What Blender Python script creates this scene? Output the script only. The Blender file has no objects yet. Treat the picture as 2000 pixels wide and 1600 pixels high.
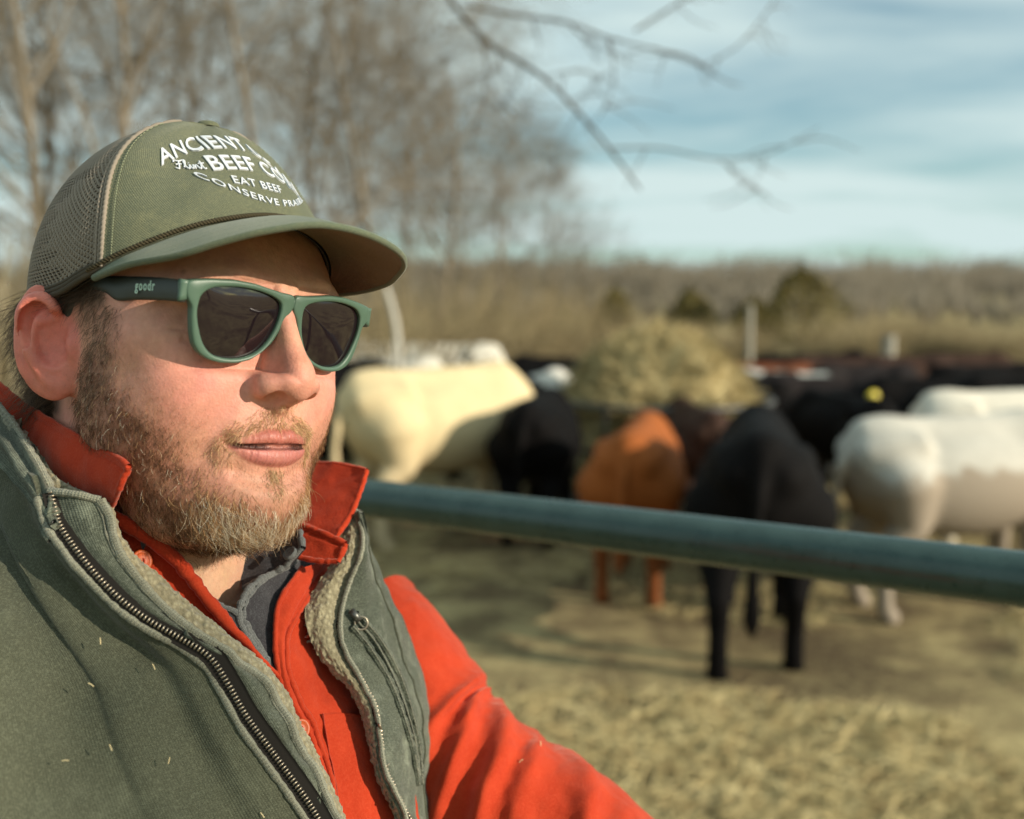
import bpy, bmesh, math, random
import numpy as np
from mathutils import Vector, Matrix, noise as mnoise

# ------------------------------------------------------------------ camera, world, sun
scene = bpy.context.scene
FPX = 1950.0                       # focal length in photo pixels (photo is 2000 x 1600)
HORIZON = 600.0
CAMH = 1.80
TH = math.atan((800 - HORIZON) / FPX)
cam_data = bpy.data.cameras.new('camera')
cam = bpy.data.objects.new('camera', cam_data)
scene.collection.objects.link(cam)
cam.location = (0, 0, CAMH)
cam.rotation_euler = (math.pi / 2 - TH, 0, 0)
cam_data.sensor_fit = 'HORIZONTAL'
cam_data.sensor_width = 36.0
cam_data.lens = 36.0 * FPX / 2000.0
cam_data.clip_start = 0.05
cam_data.clip_end = 3000
cam_data.dof.use_dof = True
cam_data.dof.focus_distance = 0.585
cam_data.dof.aperture_fstop = 4.2
cam_data.dof.aperture_blades = 0
scene.camera = cam

SUN_AZ = math.radians(67)          # from -Y (towards the camera) round to +X
SUN_EL = math.radians(18.5)
SUN = Vector((math.sin(SUN_AZ) * math.cos(SUN_EL), -math.cos(SUN_AZ) * math.cos(SUN_EL), math.sin(SUN_EL)))
sun_data = bpy.data.lights.new('sun', 'SUN')
sun_data.energy = 5.0
sun_data.angle = math.radians(0.55)
sun_data.color = (1.0, 0.885, 0.71)
sun = bpy.data.objects.new('sun', sun_data)
scene.collection.objects.link(sun)
sun.rotation_euler = SUN.to_track_quat('Z', 'Y').to_euler()
sun.location = (20, -10, 30)

world = bpy.data.worlds.new('World')
scene.world = world
world.use_nodes = True
wn = world.node_tree.nodes
wl = world.node_tree.links
wn.clear()
w_out = wn.new('ShaderNodeOutputWorld')
w_bg = wn.new('ShaderNodeBackground')
w_sky = wn.new('ShaderNodeTexSky')
w_sky.sky_type = 'NISHITA'
w_sky.sun_disc = False
w_sky.sun_elevation = SUN_EL
w_sky.sun_rotation = math.pi - SUN_AZ
w_sky.air_density = 1.0
w_sky.dust_density = 0.7
w_sky.ozone_density = 1.2
w_bg.inputs['Strength'].default_value = 0.063
# thin streaked cirrus, laid out on a flat cloud deck high above the place
w_tc = wn.new('ShaderNodeTexCoord')
w_sep = wn.new('ShaderNodeSeparateXYZ')
wl.new(w_tc.outputs['Generated'], w_sep.inputs[0])
def wmath(op, a, b=None):
    n = wn.new('ShaderNodeMath'); n.operation = op
    for i, v in enumerate((a, b)):
        if v is None: continue
        if isinstance(v, (int, float)): n.inputs[i].default_value = v
        else: wl.new(v, n.inputs[i])
    return n.outputs[0]
zc = wmath('ADD', wmath('MAXIMUM', w_sep.outputs[2], 0.0), 0.11)
cx = wmath('DIVIDE', w_sep.outputs[0], zc)
cy = wmath('DIVIDE', w_sep.outputs[1], zc)
w_comb = wn.new('ShaderNodeCombineXYZ')
wl.new(cx, w_comb.inputs[0]); wl.new(cy, w_comb.inputs[1])
w_map = wn.new('ShaderNodeMapping')
w_map.inputs['Rotation'].default_value = (0, 0, math.radians(-40))
w_map.inputs['Scale'].default_value = (0.34, 0.80, 1)
w_map.inputs['Location'].default_value = (3.1, 1.45, 0)
wl.new(w_comb.outputs[0], w_map.inputs[0])
w_n = wn.new('ShaderNodeTexNoise')
w_n.inputs['Scale'].default_value = 1.1
w_n.inputs['Detail'].default_value = 7
w_n.inputs['Roughness'].default_value = 0.52
w_n.inputs['Distortion'].default_value = 0.35
wl.new(w_map.outputs[0], w_n.inputs['Vector'])
w_rmp = wn.new('ShaderNodeValToRGB')
w_rmp.color_ramp.elements[0].position = 0.26
w_rmp.color_ramp.elements[1].position = 0.52
wl.new(w_n.outputs['Fac'], w_rmp.inputs[0])
w_mix = wn.new('ShaderNodeMix'); w_mix.data_type = 'RGBA'
w_tint = wn.new('ShaderNodeMix'); w_tint.data_type = 'RGBA'; w_tint.blend_type = 'MULTIPLY'
w_tint.inputs['Factor'].default_value = 1.0
w_tint.inputs['B'].default_value = (1.02, 1.46, 1.42, 1)
wl.new(w_sky.outputs[0], w_tint.inputs['A'])
wl.new(w_rmp.outputs[0], w_mix.inputs['Factor'])
wl.new(w_tint.outputs['Result'], w_mix.inputs['A'])
w_mix.inputs['B'].default_value = (8.0, 9.8, 9.7, 1)
wl.new(w_mix.outputs['Result'], w_bg.inputs['Color'])
wl.new(w_bg.outputs[0], w_out.inputs['Surface'])

scene.view_settings.view_transform = 'Standard'
scene.view_settings.look = 'None'
scene.view_settings.exposure = 0.40
scene.view_settings.gamma = 1.0
scene.cycles.use_denoising = True
scene.cycles.use_adaptive_sampling = True
scene.cycles.adaptive_threshold = 0.015
scene.cycles.max_bounces = 7
scene.cycles.transparent_max_bounces = 12
scene.cycles.transmission_bounces = 6
scene.cycles.sample_clamp_indirect = 6.0
scene.cycles.caustics_reflective = False
scene.cycles.caustics_refractive = False

# ------------------------------------------------------------------ frames of reference
C_R = np.array((1.0, 0, 0)); C_F = np.array((0, math.cos(TH), -math.sin(TH))); C_U = np.array((0, math.sin(TH), math.cos(TH)))
CAMP = np.array((0, 0, CAMH))
def ray(px, py):
    """direction through a photo pixel, scaled so that depth along the optical axis is 1"""
    px = np.asarray(px, float); py = np.asarray(py, float)
    return C_F + ((px - 1000) / FPX)[..., None] * C_R - ((py - 800) / FPX)[..., None] * C_U
def at(px, py, depth):
    depth = np.asarray(depth, float)
    return CAMP + ray(px, py) * depth[..., None]
def on_ground(px, py, z=0.0):
    d = ray(px, py)
    s = (z - CAMH) / d[..., 2]
    return CAMP + d * s[..., None]
# head frame: x = the man's right, y = forward, z = up, millimetres from the midpoint between the ear canals
HR_C = np.array([[-0.63755041, 0.76630508, 0.07941026], [-0.03554385, 0.07370816, -0.99664625], [-0.76958827, -0.63823477, -0.01975523]])
HT_C = np.array([-0.20083, -0.035194, 0.62355])
C2W = np.stack([C_R, -C_U, C_F], 1)
HR = C2W @ HR_C; HT = CAMP + C2W @ HT_C
def h2w(p): return (np.asarray(p, float) * 0.001) @ HR.T + HT
def w2h(p): return ((np.asarray(p, float) - HT) @ HR) * 1000.0
def w2px(p):
    q = (np.asarray(p, float) - CAMP) @ C2W
    return np.stack([1000 + FPX * q[..., 0] / q[..., 2], 800 + FPX * q[..., 1] / q[..., 2], q[..., 2]], -1)
# ------------------------------------------------------------------ helpers: objects
COL = scene.collection
def tag(o, label=None, category=None, group=None, kind=None):
    if label: o['label'] = label
    if category: o['category'] = category
    if group: o['group'] = group
    if kind: o['kind'] = kind
    return o
def mesh_data(name, V, F, mat=None, smooth=True):
    me = bpy.data.meshes.new(name)
    V = np.ascontiguousarray(V, dtype=np.float32)
    if isinstance(F, np.ndarray):
        k = F.shape[1]; n = len(F)
        me.vertices.add(len(V)); me.vertices.foreach_set('co', V.ravel())
        me.loops.add(n * k); me.loops.foreach_set('vertex_index', F.astype(np.int32).ravel())
        me.polygons.add(n); me.polygons.foreach_set('loop_start', (np.arange(n) * k).astype(np.int32))
        me.update(calc_edges=True)
    else:
        me.from_pydata([tuple(map(float, v)) for v in V], [], F)
    me.validate()
    if smooth:
        me.polygons.foreach_set('use_smooth', np.ones(len(me.polygons), bool))
    if mat: me.materials.append(mat)
    return me
def obj(name, V, F, mat=None, parent=None, smooth=True):
    o = bpy.data.objects.new(name, mesh_data(name, V, F, mat, smooth))
    COL.objects.link(o)
    if parent is not None: o.parent = parent
    return o
def empty(name, loc=(0, 0, 0)):
    o = bpy.data.objects.new(name, None); COL.objects.link(o); o.location = loc
    o.empty_display_size = 0.05
    return o
def set_parent_keep(o, p):
    o.parent = p
    bpy.context.view_layer.update()
    o.matrix_parent_inverse = p.matrix_world.inverted()
def color_attr(o, name, rgb):
    me = o.data
    a = me.attributes.new(name, 'FLOAT_COLOR', 'POINT')
    c = np.ones((len(me.vertices), 4), np.float32)
    rgb = np.asarray(rgb, np.float32)
    if rgb.ndim == 1: c[:, :3] = rgb[:, None]
    else: c[:, :rgb.shape[1]] = rgb
    a.data.foreach_set('color', c.ravel())
def float_attr(o, name, v):
    a = o.data.attributes.new(name, 'FLOAT', 'POINT'); a.data.foreach_set('value', np.asarray(v, np.float32))
def uv_layer(o, uv):
    me = o.data
    l = me.uv_layers.new(name='UVMap')
    vi = np.zeros(len(me.loops), np.int32); me.loops.foreach_get('vertex_index', vi)
    l.data.foreach_set('uv', np.asarray(uv, np.float32)[vi].ravel())
def merge(parts):
    Vs, Fs, n = [], [], 0
    for V, F in parts:
        Vs.append(np.asarray(V, float)); Fs.append(np.asarray(F) + n); n += len(V)
    return np.concatenate(Vs), np.concatenate(Fs)

# ------------------------------------------------------------------ helpers: curves, tubes, sheets
def spline(P, n, closed=False):
    """Catmull-Rom through the rows of P, n samples, spaced evenly by index (centripetal enough for traced curves)"""
    P = np.asarray(P, float)
    if closed: Q = np.concatenate([P[-1:], P, P[:2]])
    else: Q = np.concatenate([2 * P[:1] - P[1:2], P, 2 * P[-1:] - P[-2:-1]])
    m = len(Q) - 3
    # parametrise by chord length so that samples spread evenly
    seg = np.linalg.norm(np.diff(Q[1:-1], axis=0)[:, :min(3, P.shape[1])], axis=1) + 1e-9
    L = np.concatenate([[0], np.cumsum(seg)])
    t = np.linspace(0, L[-1], n, endpoint=not closed)
    i = np.clip(np.searchsorted(L, t, side='right') - 1, 0, m - 1)
    u = ((t - L[i]) / seg[i])[:, None]
    a, b, c, d = Q[i], Q[i + 1], Q[i + 2], Q[i + 3]
    return 0.5 * (2 * b + (c - a) * u + (2 * a - 5 * b + 4 * c - d) * u ** 2 + (3 * b - a - 3 * c + d) * u ** 3)
def grid_faces(nu, nv, closed_u=False, closed_v=False):
    iu = np.arange(nu if closed_u else nu - 1); iv = np.arange(nv if closed_v else nv - 1)
    a, b = np.meshgrid(iu, iv, indexing='ij')
    a2 = (a + 1) % nu; b2 = (b + 1) % nv
    return np.stack([a * nv + b, a2 * nv + b, a2 * nv + b2, a * nv + b2], -1).reshape(-1, 4)
def frames(P):
    T = np.gradient(P, axis=0); T /= np.linalg.norm(T, axis=1)[:, None] + 1e-12
    n = np.cross(T[0], (0.31, 0.2, 0.93)); n /= np.linalg.norm(n)
    N = np.zeros_like(P)
    for i in range(len(P)):
        n = n - T[i] * np.dot(n, T[i]); n /= np.linalg.norm(n) + 1e-12; N[i] = n
    return T, N, np.cross(T, N)
def tube(P, r, k=8, cap=True):
    P = np.asarray(P, float); r = np.broadcast_to(np.asarray(r, float), (len(P),))
    T, N, B = frames(P)
    a = np.linspace(0, 2 * np.pi, k, endpoint=False)
    V = P[:, None] + r[:, None, None] * (np.cos(a)[None, :, None] * N[:, None] + np.sin(a)[None, :, None] * B[:, None])
    F = grid_faces(len(P), k, closed_v=True)
    V = V.reshape(-1, 3)
    if cap:
        n = len(V); m = len(P)
        V = np.concatenate([V, P[:1] - T[:1] * r[0] * .3, P[-1:] + T[-1:] * r[-1] * .3])
        j = np.arange(k); j2 = (j + 1) % k
        F = np.concatenate([F, np.stack([np.full(k, n), j2, j, j], 1), np.stack([np.full(k, n + 1), (m - 1) * k + j, (m - 1) * k + j2, (m - 1) * k + j2], 1)])
    return V, F
def tubes(P, r, k=3):
    """many open tubes at once: P (m, n, 3), r (m, n)"""
    m, n = P.shape[:2]
    T = np.gradient(P, axis=1); T /= np.linalg.norm(T, axis=2)[..., None] + 1e-12
    ref = np.where(np.abs(T[..., 2:3]) > .8, np.array((1.0, .1, 0)), np.array((.1, .05, 1.0)))
    A = np.cross(T, ref); A /= np.linalg.norm(A, axis=2)[..., None] + 1e-12; B = np.cross(T, A)
    a = np.linspace(0, 2 * np.pi, k, endpoint=False)
    V = P[:, :, None] + r[:, :, None, None] * (np.cos(a)[None, None, :, None] * A[:, :, None] + np.sin(a)[None, None, :, None] * B[:, :, None])
    F = (grid_faces(n, k, closed_v=True)[None] + (np.arange(m) * n * k)[:, None, None]).reshape(-1, 4)
    return V.reshape(-1, 3), F
def batch(segs):
    """list of (points, radii, sides) -> one mesh"""
    g = {}
    for P, r, k in segs: g.setdefault((len(P), k), []).append((P, r))
    return merge([tubes(np.array([q[0] for q in v]), np.array([q[1] for q in v]), key[1]) for key, v in g.items()])
def fixtri(F): return [tuple(dict.fromkeys(f)) for f in F.tolist()]
def box(c, s):
    c = np.asarray(c, float); s = np.asarray(s, float) / 2
    V = np.array([(x, y, z) for x in (-1, 1) for y in (-1, 1) for z in (-1, 1)]) * s + c
    return V, np.array([(0, 1, 3, 2), (4, 6, 7, 5), (0, 4, 5, 1), (2, 3, 7, 6), (0, 2, 6, 4), (1, 5, 7, 3)])
def sheet_normals(G):
    du = np.gradient(G, axis=0); dv = np.gradient(G, axis=1)
    n = np.cross(du, dv); return n / (np.linalg.norm(n, axis=2)[..., None] + 1e-12)
def thick_sheet(G, th, N=None):
    """closed slab from a grid of points; the grid is the outer face, th goes inwards along -N (th may be an array)"""
    nu, nv = G.shape[:2]
    if N is None: N = sheet_normals(G)
    th = np.broadcast_to(np.asarray(th, float), (nu, nv))
    A = G.reshape(-1, 3); B = (G - N * th[..., None]).reshape(-1, 3)
    F = grid_faces(nu, nv); n = nu * nv
    rim = np.concatenate([np.arange(nu - 1) * nv, (nu - 1) * nv + np.arange(nv - 1), np.arange(nu - 1, 0, -1) * nv + nv - 1, np.arange(nv - 1, 0, -1)])
    r2 = np.roll(rim, -1)
    side = np.stack([r2, rim, rim + n, r2 + n], 1)
    return np.concatenate([A, B]), np.concatenate([F, F[:, ::-1] + n, side[:, ::-1]])
_rs = np.random.RandomState(7)
_GR = _rs.rand(32, 32, 32)
def vnoise(p):
    """smooth value noise on (N,3) points, -1..1"""
    p = np.asarray(p, float); i = np.floor(p).astype(int); f = p - i; f = f * f * (3 - 2 * f)
    i0 = i & 31; i1 = (i + 1) & 31
    def g(a, b, c): return _GR[a[..., 0], b[..., 1], c[..., 2]]
    x, y, z = f[..., 0], f[..., 1], f[..., 2]
    c00 = g(i0, i0, i0) * (1 - x) + g(i1, i0, i0) * x; c10 = g(i0, i1, i0) * (1 - x) + g(i1, i1, i0) * x
    c01 = g(i0, i0, i1) * (1 - x) + g(i1, i0, i1) * x; c11 = g(i0, i1, i1) * (1 - x) + g(i1, i1, i1) * x
    return ((c00 * (1 - y) + c10 * y) * (1 - z) + (c01 * (1 - y) + c11 * y) * z) * 2 - 1
def fbm(p, o=4):
    s = 0; a = 1; t = 0; p = np.asarray(p, float)
    for k in range(o): s = s + a * vnoise(p + 17.3 * k); t += a; a *= .5; p = p * 2.03
    return s / t
def sstep(a, b, x):
    t = np.clip((x - a) / (b - a), 0, 1); return t * t * (3 - 2 * t)

# ------------------------------------------------------------------ helpers: distance fields and their mesh
def smin(a, b, k):
    h = np.clip(0.5 + 0.5 * (b - a) / k, 0, 1); return b * (1 - h) + a * h - k * h * (1 - h)
def smax(a, b, k): return -smin(-a, -b, k)
def ell(p, c, r):
    q = p - np.asarray(c, float); r = np.asarray(r, float)
    k0 = np.sqrt(((q / r) ** 2).sum(-1)); k1 = np.sqrt(((q / r ** 2) ** 2).sum(-1)) + 1e-9
    return k0 * (k0 - 1) / k1
def cap(p, a, b, r1, r2):
    a = np.asarray(a, float); ba = np.asarray(b, float) - a; q = p - a
    h = np.clip(q @ ba / (ba @ ba), 0, 1)
    return np.sqrt(((q - h[:, None] * ba) ** 2).sum(-1)) - (r1 + (r2 - r1) * h)
def chain(p, P, n=None):
    """tube through rows (x,y,z,r)"""
    P = np.asarray(P, float)
    if n: P = spline(P, n)
    d = None
    for a, b in zip(P[:-1], P[1:]):
        e = cap(p, a[:3], b[:3], a[3], b[3]); d = e if d is None else np.minimum(d, e)
    return d
def lookup(tab):
    tab = np.asarray(tab, float); tab = tab[np.argsort(tab[:, 0])]
    S = spline(tab, 400)
    S = S[np.argsort(S[:, 0])]
    def f(z): return [np.interp(z, S[:, 0], S[:, k]) for k in range(1, tab.shape[1])]
    return f
def mesh_sdf(fn, lo, hi, h, B=8, lip=1.6, newton=2):
    lo = np.asarray(lo, float); n = np.ceil((np.asarray(hi, float) - lo) / (h * B)).astype(int)
    N = n * B + 1
    cg = np.stack(np.meshgrid(*[np.arange(k) for k in n], indexing='ij'), -1).reshape(-1, 3)
    cd = fn(lo + (cg + .5) * (h * B))
    D = np.repeat(np.repeat(np.repeat(cd.reshape(n), B, 0), B, 1), B, 2)
    D = np.pad(D, ((0, 1),) * 3, mode='edge').astype(np.float32)
    act = cg[np.abs(cd) < h * B * 0.87 * lip]
    sub = np.stack(np.meshgrid(*[np.arange(B + 1)] * 3, indexing='ij'), -1).reshape(-1, 3)
    for s in range(0, len(act), 400):
        idx = (act[s:s + 400, None] * B + sub[None]).reshape(-1, 3)
        D[idx[:, 0], idx[:, 1], idx[:, 2]] = fn(lo + idx * h)
    S = D < 0
    def c(a, b, d): return S[a:N[0] - 1 + a, b:N[1] - 1 + b, d:N[2] - 1 + d]
    cnt = sum(c(a, b, d).astype(np.int8) for a in (0, 1) for b in (0, 1) for d in (0, 1))
    cells = np.argwhere((cnt > 0) & (cnt < 8))
    cid = np.full(N - 1, -1, np.int32); cid[tuple(cells.T)] = np.arange(len(cells))
    cor = np.array([(a, b, d) for a in (0, 1) for b in (0, 1) for d in (0, 1)])
    vals = np.stack([D[cells[:, 0] + a, cells[:, 1] + b, cells[:, 2] + d] for a, b, d in cor], 1).astype(float)
    acc = np.zeros((len(cells), 3)); w = np.zeros(len(cells))
    for i in range(8):
        for j in range(i + 1, 8):
            if np.abs(cor[i] - cor[j]).sum() != 1: continue
            m = (vals[:, i] < 0) != (vals[:, j] < 0)
            t = np.where(m, vals[:, i] / np.where(m, vals[:, i] - vals[:, j], 1), 0)
            acc += np.where(m[:, None], cor[i] + t[:, None] * (cor[j] - cor[i]), 0); w += m
    V = lo + (cells + acc / w[:, None]) * h
    F = []
    for ax in range(3):
        u, v = (ax + 1) % 3, (ax + 2) % 3
        a = [slice(None)] * 3; b = [slice(None)] * 3; a[ax] = slice(0, -1); b[ax] = slice(1, None)
        e = np.argwhere(S[tuple(a)] != S[tuple(b)])
        e = e[(e[:, u] > 0) & (e[:, v] > 0) & (e[:, u] < N[u] - 1) & (e[:, v] < N[v] - 1)]
        ins = S[tuple(e.T)]
        du = np.zeros(3, int); du[u] = 1; dv = np.zeros(3, int); dv[v] = 1
        q = np.stack([cid[tuple((e - du - dv).T)], cid[tuple((e - dv).T)], cid[tuple(e.T)], cid[tuple((e - du).T)]], 1)
        q[~ins] = q[~ins][:, ::-1]
        F.append(q)
    F = np.concatenate(F); F = F[(F >= 0).all(1)]
    for k in range(newton):
        d = fn(V); g = np.stack([fn(V + h * .4 * np.eye(3)[i]) - d for i in range(3)], 1) / (h * .4)
        g2 = (g ** 2).sum(1)
        V = V - np.clip(d / np.maximum(g2, .15), -h, h)[:, None] * g * .8
    return V, F
def sdf_normal(fn, V, e=.5):
    d = fn(V); g = np.stack([fn(V + e * np.eye(3)[i]) - d for i in range(3)], 1)
    return g / (np.linalg.norm(g, axis=1)[:, None] + 1e-9)

# ------------------------------------------------------------------ helpers: materials
class Mat:
    def __init__(s, name):
        s.m = bpy.data.materials.new(name); s.m.use_nodes = True
        s.nt = s.m.node_tree; s.b = s.nt.nodes['Principled BSDF']; s.out = s.nt.nodes['Material Output']
    def n(s, t, **kw):
        x = s.nt.nodes.new(t)
        for k, v in kw.items(): setattr(x, k, v)
        return x
    def put(s, v, sock):
        if isinstance(v, (int, float)): sock.default_value = v
        elif isinstance(v, (tuple, list)): sock.default_value = tuple(v) + ((1,) if len(v) == 3 and sock.type == 'RGBA' else ())
        else: s.nt.links.new(v, sock)
    def set(s, **kw):
        for k, v in kw.items(): s.put(v, s.b.inputs[k.replace('_', ' ')])
        return s
    def coord(s, kind='Object', scale=None, rot=None, loc=None):
        o = s.n('ShaderNodeTexCoord').outputs[kind]
        if scale is None and rot is None and loc is None: return o
        mp = s.n('ShaderNodeMapping'); s.nt.links.new(o, mp.inputs[0])
        if scale is not None: mp.inputs['Scale'].default_value = scale if not isinstance(scale, (int, float)) else (scale,) * 3
        if rot is not None: mp.inputs['Rotation'].default_value = rot
        if loc is not None: mp.inputs['Location'].default_value = loc
        return mp.outputs[0]
    def noise(s, vec, scale, detail=3, rough=.55, dist=0, out='Fac'):
        x = s.n('ShaderNodeTexNoise'); s.put(vec, x.inputs['Vector']) if vec is not None else 0
        x.inputs['Scale'].default_value = scale; x.inputs['Detail'].default_value = detail
        x.inputs['Roughness'].default_value = rough; x.inputs['Distortion'].default_value = dist
        return x.outputs[out]
    def voro(s, vec, scale, out='Distance', feature='F1', rnd=1.0):
        x = s.n('ShaderNodeTexVoronoi', feature=feature); s.put(vec, x.inputs['Vector'])
        x.inputs['Scale'].default_value = scale; x.inputs['Randomness'].default_value = rnd
        return x.outputs[out]
    def ramp(s, v, stops):
        x = s.n('ShaderNodeValToRGB'); s.put(v, x.inputs[0]); e = x.color_ramp.elements
        while len(e) < len(stops): e.new(.5)
        for q, (p, c) in zip(e, stops):
            q.position = p; q.color = (c, c, c, 1) if isinstance(c, (int, float)) else tuple(c) + (1,)
        return x.outputs[0]
    def mix(s, f, a, b, mode='MIX'):
        x = s.n('ShaderNodeMix', data_type='RGBA', blend_type=mode)
        s.put(f, x.inputs['Factor']); s.put(a, x.inputs['A']); s.put(b, x.inputs['B'])
        return x.outputs['Result']
    def math(s, op, a, b=0.0):
        x = s.n('ShaderNodeMath', operation=op); s.put(a, x.inputs[0]); s.put(b, x.inputs[1]); return x.outputs[0]
    def attr(s, name, out='Color'):
        return s.n('ShaderNodeAttribute', attribute_name=name).outputs[out]
    def bump(s, h, strength=.5, dist=.001, normal=None):
        x = s.n('ShaderNodeBump'); s.put(h, x.inputs['Height']); x.inputs['Strength'].default_value = strength
        x.inputs['Distance'].default_value = dist
        if normal is not None: s.nt.links.new(normal, x.inputs['Normal'])
        s.nt.links.new(x.outputs[0], s.b.inputs['Normal']); return x.outputs[0]
def plain(name, col, rough=.6, metal=0., spec=.5):
    m = Mat(name); m.set(Base_Color=col, Roughness=rough, Metallic=metal); m.b.inputs['Specular IOR Level'].default_value = spec
    return m.m
# ------------------------------------------------------------------ the man's head as a distance field (millimetres, head frame)
# rows: z, front of the face without nose and lips, half width, y of the widest place, roundness
FACE = lookup([(150, 12, 34, 0, 2.0), (100, 42, 52, 4, 2.0), (80, 72, 68, 8, 2.1), (60, 87, 72, 10, 2.3), (48, 94, 72.5, 10, 2.35), (36, 97, 73, 12, 2.4), (24, 92, 74, 14, 2.4),
               (8, 91, 74, 15, 2.34), (-8, 93.5, 73.5, 15, 2.30), (-22, 95, 71.5, 14, 2.26), (-36, 95, 69, 12, 2.22), (-50, 94, 66, 12, 2.2),
               (-62, 93.5, 62.5, 14, 2.15), (-76, 96, 57.5, 20, 2.1), (-90, 92, 50, 28, 2.1), (-104, 84, 44, 34, 2.1), (-125, 60, 34, 30, 2.1)])
BACK = lookup([(150, -60), (100, -84), (60, -92), (20, -84), (0, -70), (-20, -50), (-40, -32), (-60, -12), (-75, 6), (-90, 14), (-125, 20)])
UP_LIP = [(25.0, 89.5, -48.8, .9), (18.5, 94.2, -46.9, 2.7), (10.5, 97.6, -44.9, 3.9), (4.5, 99.2, -43.9, 4.3), (0, 98.8, -44.7, 4.2)]
LO_LIP = [(24.5, 89.5, -50.2, .9), (19, 92.8, -52.4, 3.4), (10.5, 96.2, -54.2, 5.0), (4, 97.6, -54.9, 5.5), (0, 97.8, -55.0, 5.5)]
SLIT = [(27, 89.5, -49.5, 1.2), (18, 96.2, -49.7, 1.4), (10, 100.4, -49.4, 1.6), (5, 101.8, -49.2, 1.6), (0, 102.2, -49.5, 1.5)]
# the ear is traced on its own plane, hinged out from the side of the head
EAR_O = np.array((72.0, -2.0, 0.0))
EA = math.radians(33)
EAR_B = np.array((math.sin(EA), -math.cos(EA), 0.0))        # towards the back rim
EAR_U = np.array((0.05, -0.06, 1.0)); EAR_U /= np.linalg.norm(EAR_U)
EAR_N = np.cross(EAR_B, EAR_U); EAR_N /= np.linalg.norm(EAR_N)
if EAR_N[0] < 0: EAR_N = -EAR_N
_cam_h = w2h(CAMP)
def ear_px(px, py, lift=0.0):
    d = (ray(px, py)) @ HR * 1000.0
    s = ((EAR_O + EAR_N * lift - _cam_h) @ EAR_N) / (d @ EAR_N)
    return _cam_h + d * s
def earz(zx, zy, lift=0.0): return ear_px(zx / 4.0, 500 + zy / 4.0, lift)     # from a 4x enlargement of the photo
_H = [(505, 560, 1, 3.4), (455, 505, 3.5, 3.4), (440, 430, 5, 3.4), (395, 345, 6, 3.8), (290, 290, 6.5, 4.2), (185, 325, 6.5, 4.2), (120, 410, 6.5, 4.0), (105, 520, 6.5, 3.7), (130, 640, 6.5, 3.4), (175, 760, 6, 3.2), (240, 870, 5, 3.2), (330, 965, 3, 3.6), (410, 1030, 1.5, 4.4), (480, 1060, 0, 4.8), (545, 1055, -1.5, 4.6)]
EAR_HELIX = np.array([tuple(earz(a + (330 - a) * .19 + 20, b + (700 - b) * .10, c)) + (r,) for a, b, c, r in _H])
_A = [(360, 400, 2, 2.6), (300, 480, 3, 3.0), (262, 580, 4, 3.4), (258, 690, 4.5, 3.6), (300, 790, 4.5, 3.5), (370, 845, 4, 3.6), (440, 855, 3.5, 3.6), (490, 835, 2.5, 2.8)]
EAR_ANTI = np.array([tuple(earz(a, b, c)) + (r,) for a, b, c, r in _A])
EAR_CRUS2 = np.array([tuple(earz(a, b, c)) + (r,) for a, b, c, r in [(450, 500, 1, 2.0), (380, 520, 2.5, 2.3), (310, 520, 3.5, 2.6)]])
EAR_TRAG = np.array([tuple(earz(a, b, c)) + (r,) for a, b, c, r in [(600, 610, 0, 4.0), (585, 680, 2.0, 4.8), (590, 760, 1.5, 4.6), (615, 830, -1, 4.0)]])
EAR_C1 = earz(275, 580, 0); EAR_C2 = earz(400, 780, 0); EAR_C3 = earz(455, 950, 0)
EAR_HOLE = earz(500, 690, 0)
def ear_local(p, c):
    q = p - c
    return np.stack([q @ EAR_B, q @ EAR_U, q @ EAR_N], 1)
def ear_sdf(p):
    z3 = np.zeros(3)
    plate = ell(ear_local(p, EAR_C1), z3, (13.0, 26, 3.2))
    plate = smin(plate, ell(ear_local(p, EAR_C2 - EAR_N * 1.0), z3, (19, 24, 4.0)), 5)
    plate = smin(plate, ell(ear_local(p, EAR_C3), z3, (11.5, 12.5, 4.6)), 5)
    d = smin(plate, chain(p, EAR_HELIX, 30), 2.4)
    d = smin(d, chain(p, EAR_ANTI, 16), 2.4)
    d = smin(d, chain(p, EAR_CRUS2, 6), 3.0)
    # bowl of the concha and the hollow under the helix
    d = smax(d, -ell(ear_local(p, earz(415, 660, 7.8)), z3, (11.0, 16.0, 8.8)), 3.2)
    d = smax(d, -chain(p, EAR_SCAPHA, 9), 2.5)
    d = smax(d, -cap(p, EAR_HOLE + EAR_N * 6, EAR_HOLE + EAR_N * .5 - EAR_B * 3, 4.6, 3.2), 3.0)
    d = smin(d, chain(p, EAR_TRAG, 8), 3.5)
    return d
EAR_SCAPHA = np.array([tuple(earz(a, b, c)) + (r,) for a, b, c, r in [(390, 385, 6, 2.2), (300, 385, 6, 3.6), (220, 440, 6, 3.8), (195, 560, 6, 3.6), (210, 700, 6, 2.8)]])
def part(d, m, fn):
    """apply fn(points, d) only where the mask m holds"""
    if m.any():
        i = np.nonzero(m)[0]; d[i] = fn(i, d[i])
    return d
def head_base(p, s):
    y, z, ax = p[:, 1], p[:, 2], s[:, 0]
    f, w, c, n = FACE(z); b, = BACK(z); n = n - .26
    u = ax / w; v = np.where(y > c, (y - c) / (f - c), (c - y) / np.maximum(c - b, 12))
    nn = np.where(y > c, n, 2.3)
    rho = (u ** nn + np.abs(v) ** nn) ** (1 / nn) + 1e-6
    r = np.sqrt(ax ** 2 + (y - c) ** 2)
    d = (r - r / rho) * .92
    d = smax(d, -(z + 112), 16)
    d = smax(d, z - 104, 20)
    d = smin(d, ell(p, (0, -28, 40), (76, 80, 78)), 14)                       # skull
    d = smin(d, cap(p, (0, -38, 0), (0, -30, -190), 60, 66), 18)              # neck
    return d
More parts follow.
